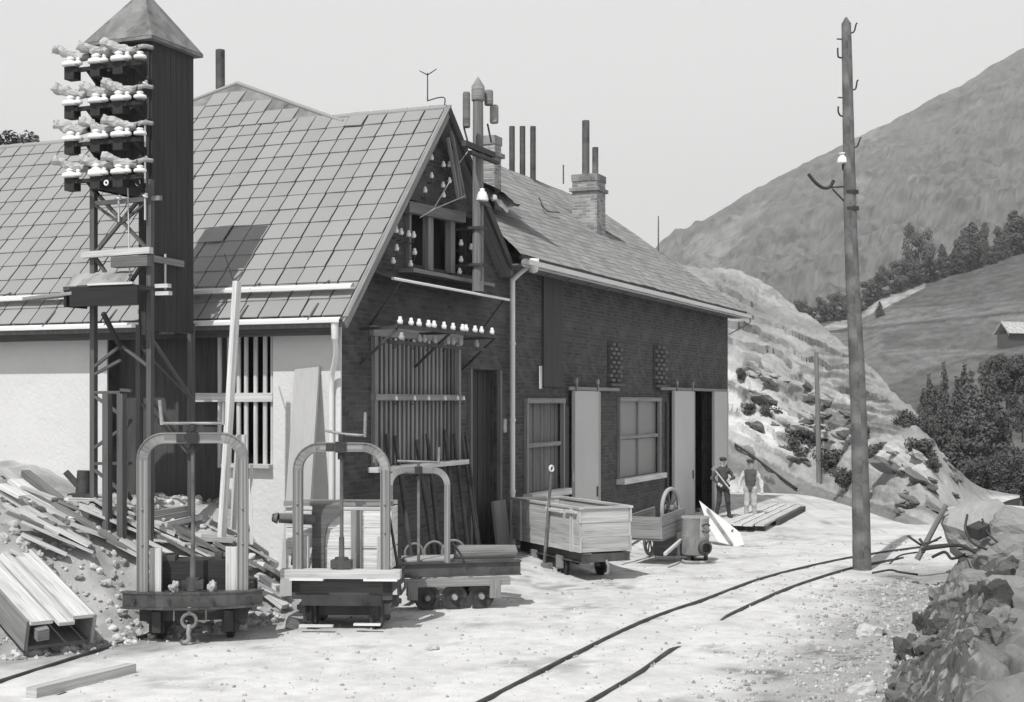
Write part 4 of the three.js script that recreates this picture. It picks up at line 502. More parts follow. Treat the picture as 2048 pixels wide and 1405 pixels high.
rail([[-7.2, 13.5], [-6.2, 16.9], [-5.32, 20.2], [-4.9, 21.6]], 'half buried rail leading under the nearest arch cart');
rail([[-6.0, 14], [-5.1, 16.9], [-4.3, 20], [-3.95, 21.6]], 'dim buried rail under the front of the nearest arch cart', () => .05);
// ---------------------------------------------------------------- arch carts
function wheelG(r, w) { return lathe([[.03, -w], [.07, -w * 1.3], [.08, -w * .4], [r * .75, -w * .3], [r * .8, -w], [r, -w], [r, w * .6], [r * 1.12, w * .6], [r * 1.12, w], [r * .8, w], [r * .75, w * .3], [.08, w * .4], [.07, w * 1.3], [.03, w]], 22).rotateZ(Math.PI / 2); }
function archPath(hw, y0, y1, r) { const p = [[-hw, y0], [-hw, y1 - r]]; for (let k = 0; k <= 8; k++) { const a = Math.PI - k / 8 * Math.PI / 2; p.push([-hw + r + Math.cos(a) * r, y1 - r + Math.sin(a) * r]); } for (let k = 0; k <= 8; k++) { const a = Math.PI / 2 - k / 8 * Math.PI / 2; p.push([hw - r + Math.cos(a) * r, y1 - r + Math.sin(a) * r]); } p.push([hw, y1 - r], [hw, y0]); return p; }
const cartIron = M(.4, { t: 'mott', r: .6, m: .15 }), cartDark = iron(.07);
function arch(g, hw, y0, y1, r, w, d, z, handle) {
  const a = mesh('arch', sweep(archPath(hw - w / 2, y0, y1 - w / 2, r), w - .01, d).translate(0, 0, z), cartIron, g);
  mesh('flange', [sweep(archPath(hw - .006, y0, y1 - .006, r + w * .45), .014, d + .03).translate(0, 0, z), sweep(archPath(hw - w + .006, y0, y1 - w + .006, r - w * .42), .014, d + .03).translate(0, 0, z)], cartIron, a);
  mesh('rivet', [.3, .52].flatMap(t => [-1, 1].map(s => new THREE.SphereGeometry(.017, 6, 5).toNonIndexed().translate(s * (hw - w / 2), lerp(y0, y1, t), z + d * .6))), cartIron, a);
  const rod = mesh('screw_rod', [cyl(V(0, y0 + .12, z), V(0, y1 + .12, z), .03, .026, 10), cyl(V(0, y0 + .02, z), V(0, y0 + .5, z), .044, .04, 10)], M(.2, { t: 'mott' }), g);
  mesh('nut', [bx(.16, .16, d * 1.6, 0, y1 - w / 2, z), cyl(V(0, y1 - w - .12, z), V(0, y1 - w - .02, z), .06, .06, 8), cyl(V(0, y1 + .02, z), V(0, y1 + .12, z), .05, .05, 8), bx(.12, .12, .05, -.16, y1 - w / 2, z + d * .5)], cartDark, rod);
  mesh('thrust_block', [cyl(V(0, y0 + .02, z), V(0, y0 + .2, z), .13, .1, 10), bx(.3, .12, .2, 0, y0 + .1, z)], iron(.12), rod);
  const y = y1 + .13, hb = [tube([V(-handle.l, y + handle.dl, z + (handle.z ?? 0)), V(0, y, z), V(handle.r, y + handle.dr, z - (handle.z ?? 0))], .022, 7)];
  if (handle.ul) hb.push(cyl(V(-handle.l, y + handle.dl - .02, z + (handle.z ?? 0)), V(-handle.l - .03, y + handle.ul, z + (handle.z ?? 0)), .026, .026, 8)); if (handle.ur) hb.push(cyl(V(handle.r, y + handle.dr - .02, z - (handle.z ?? 0)), V(handle.r + .01, y + handle.ur, z - (handle.z ?? 0)), .024, .024, 8));
  mesh('handle', hb, M(.45, { t: 'mott', r: .6 }), g);
}
function gear(g, gauge, zs, r) { for (const z of zs) { mesh('axle', cyl(V(-gauge / 2 - .12, r, z), V(gauge / 2 + .12, r, z), .035), cartDark, g); for (const s of [-1, 1]) { const w = mesh('wheel', wheelG(r, .045).rotateY(s > 0 ? 0 : Math.PI).translate(s * gauge / 2, r, z), cartDark, g); mesh('axle_box', [bx(.1, .16, .2, s * (gauge / 2 + .14), r, z), cyl(V(s * (gauge / 2 + .18), r, z), V(s * (gauge / 2 + .24), r, z), .05, .04, 10)], iron(.24), w); } } }
{ // nearest cart
  const g = thing('arch_cart', 'iron arch-frame rail cart with curved front buffer and hanging coupling hook', 'cart', V(-4.52, 0, -19.75), .12), w = .965;
  const n = 16, bufG = (y0, y1, t, out) => { const o = []; for (let k = 0; k < n; k++) { const f = u => V(u * w, 0, .26 * (1 - u * u)); const a = f(k / n * 2 - 1), b = f((k + 1) / n * 2 - 1); o.push(beam(V(a.x, (y0 + y1) / 2, a.z + out), V(b.x, (y0 + y1) / 2, b.z + out), y1 - y0, t)); } return o; };
  const bufIron = M(.11, { t: 'mott', r: .5 }), bf = mesh('front_buffer', bufG(.53, .71, .03, 0), bufIron, g); mesh('top_flange', bufG(.712, .735, .15, -.05), bufIron, bf); mesh('bottom_flange', bufG(.502, .528, .12, .02), bufIron, bf);
  mesh('buffer_bolt', [-.8, -.3, .3, .8].map(u => cyl(V(u, .62, .26 * (1 - u * u)), V(u, .62, .26 * (1 - u * u) + .05), .028, .028, 8)), cartDark, bf);
  arch(g, .77, .72, 2.97, .3, .15, .13, .0, { l: .43, r: .42, dl: .0, dr: 0, ul: .33, ur: .3 });
  mesh('bed_frame', [bx(1.7, .16, .12, 0, .62, -.1), bx(.14, .2, 1.7, -.7, .6, -.85), bx(.14, .2, 1.7, .7, .6, -.85), bx(1.6, .18, .12, 0, .6, -1.65)], tarWood, g);
  mesh('dark_box', bx(1.25, .42, .5, .06, .92, -.5), wood(.05), g); mesh('box_lid', [bx(.28, .07, .5, -.42, 1.16, -.5), bx(.1, .09, .3, .32, 1.17, -.5)], wood(.1), g);
  for (const x of [-.53, .53]) mesh('stake', [bx(.16, .62, .12, x, 1.02, -.12)], paleWood, g);
  for (const x of [-.25, .27]) { const r = mesh('rope_lump', rockGeo(x + 4, .8, 3, 1).scale(.07, .085, .06).translate(x, .8, .12), M(.6, { t: 'mott' }), g); }
  mesh('coupling', [new THREE.TorusGeometry(.1, .026, 8, 14).toNonIndexed().translate(-.02, .35, .3), tube([V(-.02, .52, .25), V(-.02, .44, .3)], .04, 7, 4)], M(.3, { t: 'mott' }), g); mesh('hook', tube([V(-.02, .3, .3), V(-.03, .18, .31), V(-.03, .08, .3), V(-.09, .05, .3), V(-.14, .07, .3)], .032, 8), M(.4, { t: 'mott' }), g);
  for (const x of [-.24, .2]) mesh('hanger', bx(.02, .16, .03, x, .42, .2), cartIron, g);
  gear(g, 1.0, [-.45, -1.3], .3); mesh('underframe', [bx(.22, .42, .9, -.52, .33, -.6), bx(.22, .42, .9, .5, .33, -.6), bx(1.5, .2, .1, 0, .4, -.12)], cartDark, g); mesh('brake_shoe', [-1, 1].map(s => bx(.12, .3, .14, s * .5, .3, .0)), cartDark, g);
}
{ // second cart
  const g = thing('arch_cart', 'iron arch-frame rail cart with straight wooden end beam, carrying the pale crate', 'cart', V(-2.53, .0, -20.7), -.06);
  mesh('end_beam', bx(1.78, .13, .2, 0, .86, .05), wood(.5), g); mesh('beam_strap', [bx(.5, .03, .22, -.5, .78, .05), bx(.5, .03, .22, .6, .78, .05)], zinc, g);
  arch(g, .72, .9, 2.8, .34, .13, .12, 0, { l: .22, r: .33, dl: .05, dr: -.03, ul: 0, ur: .32, z: .1 });
  mesh('bed_frame', [bx(1.5, .3, .1, 0, .62, -.05), bx(.14, .22, 1.4, -.68, .68, -.7), bx(.14, .22, 1.4, .68, .68, -.7), bx(1.5, .06, 1.35, 0, .8, -.75)], tarWood, g);
  for (const x of [-.58, .58]) mesh('stake', bx(.13, .5, .1, x, 1.15, -.12), wood(.45), g);
  for (const s of [-1, 1]) mesh('tie_rod', beam(V(s * .66, 2.0, -.03), V(s * .8, .95, -.25), .03, .03), cartDark, g);
  gear(g, 1.0, [-.35, -1.1], .3); mesh('underframe', [bx(.2, .5, .8, -.5, .36, -.5), bx(.2, .5, .8, .5, .36, -.5), bx(1.2, .2, .1, 0, .3, -.3)], cartDark, g); mesh('skirt', bx(1.2, .16, .05, 0, .46, 0), cartDark, g);
  mesh('floor_scrap', [bx(.5, .03, .1, -.35, .1, .15), bx(.4, .03, .08, .4, .12, .1)], paleWood, g);
  // crate of pale boards standing on it
  const c = thing('plank_crate', 'pale plank crate standing on a cart before the building corner', 'crate', V(-2.62, .84, -21.55), -.06), H = 1.05, w = 1.62;
  for (const [y, h] of [[.17, .3], [.49, .3], [.79, .26]]) for (const z of [.32, -.32]) mesh('plank', bx(w, h, .03, 0, y, z), wood(.75), c);
  for (const s of [-1, 1]) for (const y of [.18, .5, .8]) mesh('plank', bx(.03, .3, .6, s * (w / 2 - .01), y, 0), wood(.6), c);
  mesh('crate_floor', bx(w - .08, .03, .6, 0, .03, 0), wood(.4), c);
  mesh('bracket_post', ex([[-.02, 0], [.16, 0], [.17, .5], [.22, .72], [.42, .86], [.42, 1.0], [-.02, 1.0]], null, .07).translate(-.37, 0, .34), wood(.2), c); mesh('post', bx(.16, .92, .06, .28, .46, .37), wood(.36), c); mesh('top_rail', bx(w + .05, .07, .1, 0, 1.02, .34), greyWood, c); mesh('top_rail', bx(w, .06, .08, 0, 1.0, -.34), greyWood, c);
  solo('round_log', [cyl(V(-3.5, 1.66, -20.95), V(-2.98, 1.62, -21.1), .075, .08, 10), cyl(V(-3.52, 1.66, -20.95), V(-3.6, 1.67, -20.95), .09, .06, 7)], wood(.2), 'short dark log with frayed end laid against the crate', 'log');
}
{ // third, smaller cart, seen more from the side
  const g = thing('arch_cart', 'smaller arch-frame rail cart with long dark side beam and a tree trunk on it', 'cart', at(905, 805, 23.3).setY(gh(-1, 23.3)), .22);
  const b = .8; const sbI = M(.12, { t: 'mott', r: .55 }); mesh('side_beam', [bx(1.95, .2, .09, .1, b - .16, .35)], sbI, g); mesh('beam_flange', [bx(1.97, .025, .18, .1, b - .045, .35), bx(1.97, .02, .16, .1, b - .27, .35)], sbI, g); mesh('side_beam', bx(1.95, .2, .09, .1, b - .16, -.5), sbI, g);
  mesh('lower_beam', bx(1.75, .13, .14, .0, b - .36, .46), wood(.36), g); mesh('deck_board', [-.35, -.1, .15].map(z => bx(1.8, .04, .2, .1, b - .03, z)), wood(.42), g);
  { const a = new THREE.Group(); a.name = 'arch_frame'; a.position.set(-.62, 0, .3); a.rotation.y = -.2; g.add(a); const hw = .52, y0 = b - .05, y1 = 2.32; mesh('arch', sweep(archPath(hw - .05, y0, y1 - .05, .24), .1, .1), cartIron, a); mesh('screw_rod', cyl(V(0, y0, 0), V(0, y1 + .08, 0), .025), M(.3, { t: 'mott' }), a); mesh('handle', [cyl(V(-.35, y1 + .1, 0), V(.33, y1 + .08, 0), .02), cyl(V(.33, y1 + .06, 0), V(.34, y1 + .33, 0), .022)], cartIron, a); mesh('nut', [bx(.12, .12, .14, 0, y1 - .05, 0), cyl(V(0, y1 - .2, 0), V(0, y1 - .1, 0), .05)], cartDark, a); }
  for (const [x, z] of [[-.5, .42], [-.05, .42], [.4, .42], [-.5, -.5], [.4, -.5]]) { const w = mesh('wheel', wheelG(.19, .04).rotateY(Math.PI / 2).translate(x, .19, z), cartDark, g); mesh('hub', cyl(V(x, .19, z + .05), V(x, .19, z + .12), .05, .04), M(.5, { t: 'mott' }), w); }
  mesh('axle_block', [bx(.18, .3, .1, .62, .32, .5), bx(.16, .3, .1, -.75, .32, .5)], wood(.34), g); mesh('chain', tube([V(-.1, b + .3, .4), V(.05, b + .1, .42), V(.12, b - .05, .46)], .02, 5), cartDark, g);
  const lg = gHit(960, 1110, 0); solo('tree_trunk', (() => { const q = cyl(V(-.5, 0, 0), V(.52, .02, .05), .13, .115, 20); const c2 = q.attributes.position; for (let i = 0; i < c2.count; i++) { const x = c2.getX(i), y = c2.getY(i), z = c2.getZ(i); c2.setXYZ(i, x + .05 * nz(y * 9, z * 9), y + .035 * nz(y * 6, z * 6, x), z + .03 * nz(z * 7, y * 7, x)); } q.computeVertexNormals(); return q; })().rotateY(.2).translate(at(968, 1108, 23.2).x, .9, -23.25), wood(.3), 'short barked tree trunk lying on the smaller cart', 'log');
}
for (const [px, py, s] of [[828, 1092, .16], [868, 1088, .17], [907, 1086, .2]]) { const p = at(px, py, 24.3); solo('iron_hoop', new THREE.TorusGeometry(s, .024, 8, 22).toNonIndexed().rotateY(.25).translate(p.x, p.y - s * .8, p.z), M(.4, { t: 'mott' }), px === 828 ? 'iron hoop behind the smaller cart, one nearest the crate' : px === 907 ? 'largest iron hoop behind the smaller cart, nearest the tree trunk' : 'middle one of three iron hoops behind the smaller cart', 'hoop', 'iron hoops behind the cart'); }
// dark poles propped against the gable wall
for (const [px, t] of [[777, 868], [793, 872], [836, 880], [858, 868], [893, 860], [912, 868], [926, 860], [936, 872]]) { const p = wl(px, t, .1), nth = ['first', 'second', 'third', 'fourth', 'fifth', 'sixth', 'seventh', 'eighth'][[777, 793, 836, 858, 893, 912, 926, 936].indexOf(px)]; const b = L2W(p[0] - rr(0, .1), 0, rr(.35, .5)); solo('iron_pole', cyl(V(b.x, gh(b.x, -b.z) - .05, b.z), L2W(p[0], p[1], .06), .04, .035, 8), M(.11, { t: 'mott' }), nth + ' dark iron pole from the building corner, standing against the gable wall', 'pole', 'poles against the gable wall'); }
{ const p = wl(985, 980, .15), q = wl(985, 1078, .15); solo('wooden_board', bx(.62, 1.05, .06, 0, .52, 0, -.12).rotateY(TH).translate(L2W(p[0], .3, .34).x, .38, L2W(p[0], .3, .34).z), wood(.22), 'dull wooden board leaning in the lower half of the doorway', 'board'); }
// ---------------------------------------------------------------- box cart
{
  const ax = [.42, -.907], sx = [.907, .42], P0 = [1.29, 26.27], L = 3.0, W = 1.08, ang = Math.atan2(.907, .42);   // near corner, long axis
  const cen = [P0[0] - ax[0] * L / 2 + sx[0] * W / 2, P0[1] - ax[1] * L / 2 + sx[1] * W / 2];
  const yaw = Math.atan2(-(-ax[1]), ax[0]);      // local x -> towards the near end
  const g = thing('flat_cart', 'low rail cart with channel-iron frame and tall brake lever under the large box', 'cart', V(cen[0], 0, -cen[1]), Math.atan2(ax[1], ax[0]));
  const b = thing('plank_box', 'large pale box of weathered planks lying on a low rail cart', 'box', V(cen[0], .56, -cen[1]), Math.atan2(ax[1], ax[0]));
  const H = .84; for (const z of [-W / 2, W / 2]) for (const [y, h] of [[.14, .277], [.42, .277], [.69, .262]]) mesh('plank', bx(L, h, .04, rr(-.02, .02), y, z + rr(-.008, .008)), wood(rr(.44, .5)), b);
  for (const s of [-1, 1]) for (const [y, h] of [[.14, .277], [.42, .277], [.69, .262]]) mesh('plank', bx(.04, h, W - .05, s * (L / 2 - .03) + rr(-.008, .008), y, rr(-.01, .01)), wood(rr(.42, .48)), b);
  mesh('box_floor', bx(L - .1, .04, W - .06, 0, .02, 0), wood(.4), b); for (const x of [-1.1, .2, 1.2]) for (const z of [-1, 1]) mesh('batten', bx(.1, H, .03, x, .42, z * (W / 2 + .037)), wood(.52), b);
  mesh('rim', [bx(L + .06, .045, .09, 0, H + .0, W / 2), bx(L + .06, .045, .09, 0, H, -W / 2), bx(.09, .04, W, L / 2 - .02, H + .002, 0), bx(.09, .04, W, -L / 2 + .02, H + .002, 0)], wood(.5), b); mesh('cleat', [bx(.7, .06, .06, .5, .74, W / 2 + .05), bx(.45, .05, .06, 1.2, .76, W / 2 + .06)], paleWood, b);
  const chI = M(.12, { t: 'mott', r: .55 }); mesh('side_channel', [bx(2.9, .15, .07, .1, .45, -.42), bx(2.9, .15, .07, .1, .45, .42)], chI, g); mesh('channel_flange', [bx(2.92, .022, .15, .1, .535, .44), bx(2.92, .02, .14, .1, .365, .44), bx(2.92, .022, .15, .1, .535, -.44)], chI, g); mesh('end_channel', bx(.09, .15, 1.0, 1.5, .45, 0), chI, g);
  for (const x of [-.6, .55]) for (const z of [-.42, .42]) { const w = mesh('wheel', wheelG(.2, .04).rotateY(Math.PI / 2).translate(x, .2, z), cartDark, g); mesh('hub', cyl(V(x, .2, z - .14), V(x, .2, z + .14), .045), M(.42, { t: 'mott' }), w); }
  mesh('axle_guard', [bx(.22, .24, .06, .55, .3, .5), bx(.22, .24, .06, -.6, .3, .5)], M(.4, { t: 'mott' }), g); mesh('coupling_hook', tube([V(1.52, .4, .0), V(1.6, .3, 0), V(1.58, .16, 0), V(1.5, .14, 0)], .03, 7), cartIron, g);
  const lv = at(1088, 1132, 27.35), lt = at(1103, 945, 27.35); const gl = g.worldToLocal ? null : null; g.updateMatrixWorld(true); const a1 = g.worldToLocal(lv.clone()), a2 = g.worldToLocal(lt.clone());
  mesh('brake_lever', [cyl(a1, a2, .032, .028, 8), bx(.12, .1, .2, a1.x, a1.y, a1.z - .06)], M(.26, { t: 'mott' }), g); const ringP = a2.clone().add(V(0, .07, 0)); mesh('lever_ring', new THREE.TorusGeometry(.055, .022, 8, 14).toNonIndexed().rotateY(-Math.PI / 2 + .4).translate(ringP.x, ringP.y, ringP.z), zinc, g);
}
// ---------------------------------------------------------------- hand cart, drum, steel plate
{
  const c = at(1318, 1085, 29.5), g = thing('hand_cart', 'two-wheeled hand cart with grey side boards beside the sliding doors', 'cart', V(at(1336, 0, 30.4).x, 0, -30.4), TH);
  for (const [y, h] of [[.72, .25], [.97, .22]]) for (const z of [-.34, .34]) mesh('side_board', bx(1.75, h, .035, -.75, y, z, 0, 0, .03), wood(.36), g);
  mesh('cart_floor', bx(1.7, .05, .72, -.75, .58, 0, 0, 0, .03), wood(.3), g); mesh('tail_board', bx(.04, .45, .68, -1.6, .8, 0), wood(.34), g); mesh('shaft', [beam(V(.35, .56, .42), V(-1.9, .3, .5), .06, .06), beam(V(.35, .56, -.42), V(-1.9, .3, -.5), .06, .06)], paleWood, g);
  const spoked = (r) => { const o = [new THREE.TorusGeometry(r, .04, 7, 26).toNonIndexed()]; for (let k = 0; k < 10; k++) { const a = k / 10 * Math.PI * 2; o.push(cyl(V(Math.cos(a) * .06, Math.sin(a) * .06, 0), V(Math.cos(a) * r, Math.sin(a) * r, 0), .02, .016, 5)); } o.push(cyl(V(0, 0, -.1), V(0, 0, .1), .08, .08, 10)); return mergeGeometries(o); };
  for (const [x, y, z, r] of [[.3, .46, .5, .42], [.3, .46, -.5, .42]]) mesh('wheel', spoked(r).rotateY(.0).translate(x, y, z), M(.26, { t: 'wood' }), g); mesh('axle', cyl(V(.3, .46, -.55), V(.3, .46, .55), .035), iron(), g);
  const w1 = thing('cart_wheel', 'tall spoked wooden wheel leaning upright beside the hand cart', 'wheel', V(at(1341, 1075, 29.9).x, .55, -29.9), 1.02); mesh('rim', new THREE.TorusGeometry(.42, .045, 8, 28).toNonIndexed().translate(0, .5, 0), M(.5, { t: 'wood' }), w1); for (let k = 0; k < 10; k++) { const a = k / 10 * 6.283; mesh('spoke', cyl(V(Math.cos(a) * .07, .5 + Math.sin(a) * .07, 0), V(Math.cos(a) * .41, .5 + Math.sin(a) * .41, 0), .02, .018, 5), M(.3, { t: 'wood' }), w1); } mesh('hub', cyl(V(0, .5, -.1), V(0, .5, .1), .09, .08, 10), M(.25, { t: 'wood' }), w1); w1.position.y = .62;
  solo('wheel_stand', [bx(.7, .5, .34, 0, .25, 0)].map(q => q.translate(at(1341, 1075, 29.9).x, .12, -29.9)), wood(.18), 'dark low trestle block holding up the spoked wheel', 'block');
  const d = at(1391, 1110, 29.6), m = thing('metal_drum', 'pale squat metal drum on short legs beside the spoked wheel', 'drum', V(d.x, 0, d.z), .2);
  mesh('shell', lathe([[0, .16], [.26, .16], [.29, .19], [.29, .52], [.3, .54], [.3, .58], [.29, .6], [.29, .92], [.31, .95], [.29, .98], [0, .99]], 24), M(.42, { t: 'mott', r: .6 }), m); mesh('spout', lathe([[.0, 0], [.13, 0], [.16, .05], [.13, .12], [.1, .12]], 14).rotateX(Math.PI / 2).translate(.1, .34, .28), iron(.12), m); mesh('handle', [tube([V(.05, .8, .29), V(.14, .84, .34), V(.22, .8, .27)], .02, 6), tube([V(.05, .7, .29), V(.14, .66, .34), V(.22, .7, .27)], .015, 6)], iron(.1), m); for (let k = 0; k < 3; k++) { const a = k * 2.1 + .5; mesh('leg', bx(.07, .2, .07, Math.cos(a) * .22, .1, Math.sin(a) * .22), iron(.1), m); } mesh('base_ring', lathe([[.26, 0], [.32, 0], [.3, .06], [.26, .06]], 20), M(.5, { t: 'mott' }), m);
  const s = at(1440, 1085, 33), st = thing('steel_plate', 'bright pointed steel plate leaning out of the ground near the doorway', 'plate', V(s.x + .1, -.02, s.z), -.15);
  mesh('blade', ex([[.28, 0], [-.16, .1], [-.42, .5], [-.62, 1.0], [-.3, .78], [.05, .55], [.4, .3], [.5, .04]], null, .04).rotateX(-.28), M(.8, { t: 'plaster', r: .6 }), st); st.scale.set(.95, 1.1, 1); mesh('rib', beam(V(.2, .05, .06), V(-.42, .8, -.16), .05, .06), M(.5, { t: 'mott' }), st); mesh('prop', beam(V(.2, .35, -.05), V(.35, .0, -.5), .06, .05), dimWood, st);
}
// low timber platform by the doorway
{
  const A = gHit(1492, 1066), B = gHit(1580, 1022), g = thing('timber_platform', 'low rough timber platform on the ground by the two men', 'platform', V((A.x + B.x) / 2, 0, (A.z + B.z) / 2), Math.atan2(-(B.z - A.z), B.x - A.x)), L = A.distanceTo(B);
  for (let k = 0; k < 4; k++) mesh('plank', bx(L * rr(.9, 1.05), .05, .24, rr(-.1, .1), .17 + .01 * k, .3 - k * .26), wood(rr(.5, .62)), g); for (const x of [-.42, -.1, .22, .45]) mesh('sleeper', bx(.2, .14, 1.0, x * L, .07, -.1), tarWood, g); mesh('edge_beam', bx(L * .7, .16, .08, L * .14, .08, .46), wood(.12), g);
}
// ---------------------------------------------------------------- leaning boards at the front
{
  const p = fl(612, 737, .12), top = L2W(-.08, p[1], p[0]), bot = at(585, 1105, 21.95), w = .46;
  solo('weathered_board', beam(bot.setY(.35), top, .05, w, V(-.39, .2, .9)), M(.44, { t: 'plaster', b: 'woodB', bs: .01 }), 'wide weathered board leaning on the white wall at the corner', 'board');
  solo('tall_post', beam(at(443, 1075, 21.6), at(474, 563, 21.9), .11, .09), wood(.6), 'tall pale leaning post in front of the barred opening', 'post'); solo('post_wire', cyl(at(470, 575, 21.9), at(449, 508, 21.9), .01), iron(.1), 'thin bent wire sticking up from the tall pale post', 'wire');
  solo('short_board', beam(at(470, 1060, 21.9), at(482, 870, 22), .05, .2), wood(.5), 'short pale board leaning beside the tall post', 'board'); solo('thin_lath', beam(at(503, 1090, 21.9), at(503, 930, 22.2), .04, .05), wood(.55), 'thin lath standing against the white wall under the bars', 'lath');
}
// ---------------------------------------------------------------- scrap timber on the bank
const sc = [[4, 941, 140, 1047, .16, .05, .5], [29, 962, 137, 1041, .26, .05, .66], [50, 947, 122, 1004, .14, .1, .22], [0, 985, 90, 1040, .12, .06, .5], [115, 1003, 280, 1068, .1, .05, .3], [125, 999, 218, 1001, .34, .04, .7], [158, 1016, 291, 1070, .22, .04, .62], [208, 1016, 371, 1091, .3, .05, .68], [266, 1024, 387, 1078, .12, .08, .55], [42, 1070, 133, 1111, .14, .05, .6], [300, 1030, 375, 1018, .12, .1, .4], [304, 1042, 380, 1028, .1, .1, .34], [330, 1050, 400, 1036, .1, .08, .45], [420, 1045, 562, 1122, .09, .09, .18], [500, 1088, 560, 1128, .1, .07, .3], [290, 1105, 400, 1122, .42, .04, .72], [300, 1080, 450, 1096, .34, .04, .7], [395, 1075, 460, 1080, .2, .12, .6], [240, 1080, 290, 1110, .16, .05, .6], [60, 1045, 150, 1060, .1, .06, .3], [20, 1100, 110, 1150, .14, .05, .5], [180, 1010, 240, 1050, .12, .05, .5], [90, 1030, 180, 1090, .1, .05, .45], [230, 1005, 330, 1040, .12, .04, .62], [520, 1130, 572, 1160, .2, .08, .6], [515, 1150, 575, 1190, .22, .08, .66], [525, 1180, 570, 1215, .2, .08, .6]];
for (let k = 0; k < 34; k++) { const x = rr(-10, 470), y = 945 + x * .26 + rr(0, 95), l = rr(45, 150), v = rnd() < .42 ? rr(.2, .34) : rr(.42, .62); sc.push([x, y, x + l, y + l * rr(.35, .62), rr(.06, .2), rr(.03, .06), v]); }
sc.forEach(([x1, y1, x2, y2, w, t, v], i) => { const a = gHit(x1, y1, .14 + (i > 26 ? rr(0, .16) : 0)), b = gHit(x2, y2, .12 + (i > 26 ? rr(0, .12) : 0)); if (a.distanceTo(b) > 5) return; solo('scrap_plank', beam(a, b, t, w), wood(v), v < .4 ? 'dark weathered plank thrown on the scrap heap below the white wall' : 'pale weathered plank thrown on the scrap heap below the white wall', 'plank', v < .4 ? 'dark planks on the scrap heap' : 'pale planks on the scrap heap'); });
{ // big timber chute at the lower left corner
  const N = V(-6.05, .28, -18.75), Fp = V(-8.3, 1.35, -21.4), dir = Fp.clone().sub(N), L = dir.length(); dir.normalize();
  const g = thing('timber_chute', 'heavy open-ended plank chute sloping down to the ground at the frame edge', 'chute', N); const side = dir.clone().cross(UP).normalize(), nrm = side.clone().cross(dir);
  const bb = (s, n, w, t, m, nm, k0 = 0) => mesh(nm, beam(dir.clone().multiplyScalar(k0).addScaledVector(side, s).addScaledVector(nrm, n), dir.clone().multiplyScalar(L).addScaledVector(side, s).addScaledVector(nrm, n), t, w, nrm), m, g);
  bb(-.3, .2, .3, .05, wood(.58), 'top_plank'); bb(.0, .2, .22, .05, wood(.54), 'top_plank', -.1); bb(.3, .2, .3, .05, wood(.58), 'top_plank', .05); bb(-.46, 0, .05, .42, wood(.3), 'side_plank', .05); bb(.46, 0, .05, .42, wood(.4), 'side_plank', .05); bb(0, -.2, .9, .05, wood(.2), 'bottom_plank', .1); mesh('end_block', bx(.16, .16, .12).applyQuaternion(new THREE.Quaternion().setFromUnitVectors(V(0, 0, -1), dir)).translate(side.x * -.3 - dir.x * .05, -.0 + .05, side.z * -.3 - dir.z * .05), wood(.3), g);
  solo('loose_beam', beam(gHit(62, 1388, .05), gHit(262, 1338, .05), .13, .16), wood(.42), 'squared timber beam lying on the bare ground in front', 'beam');
  const st = gHit(165, 992); const s = thing('iron_bollard', 'dark forked iron post sticking out of the scrap heap', 'post', st); mesh('stump', cyl(V(0, -.1, 0), V(.02, .42, 0), .13, .11, 10), iron(.12), s); mesh('fork', beam(V(-.02, .1, 0), V(-.28, .4, .02), .09, .1), iron(.12), s); mesh('foot', bx(.42, .08, .3, 0, .0, 0), iron(.12), s);
}
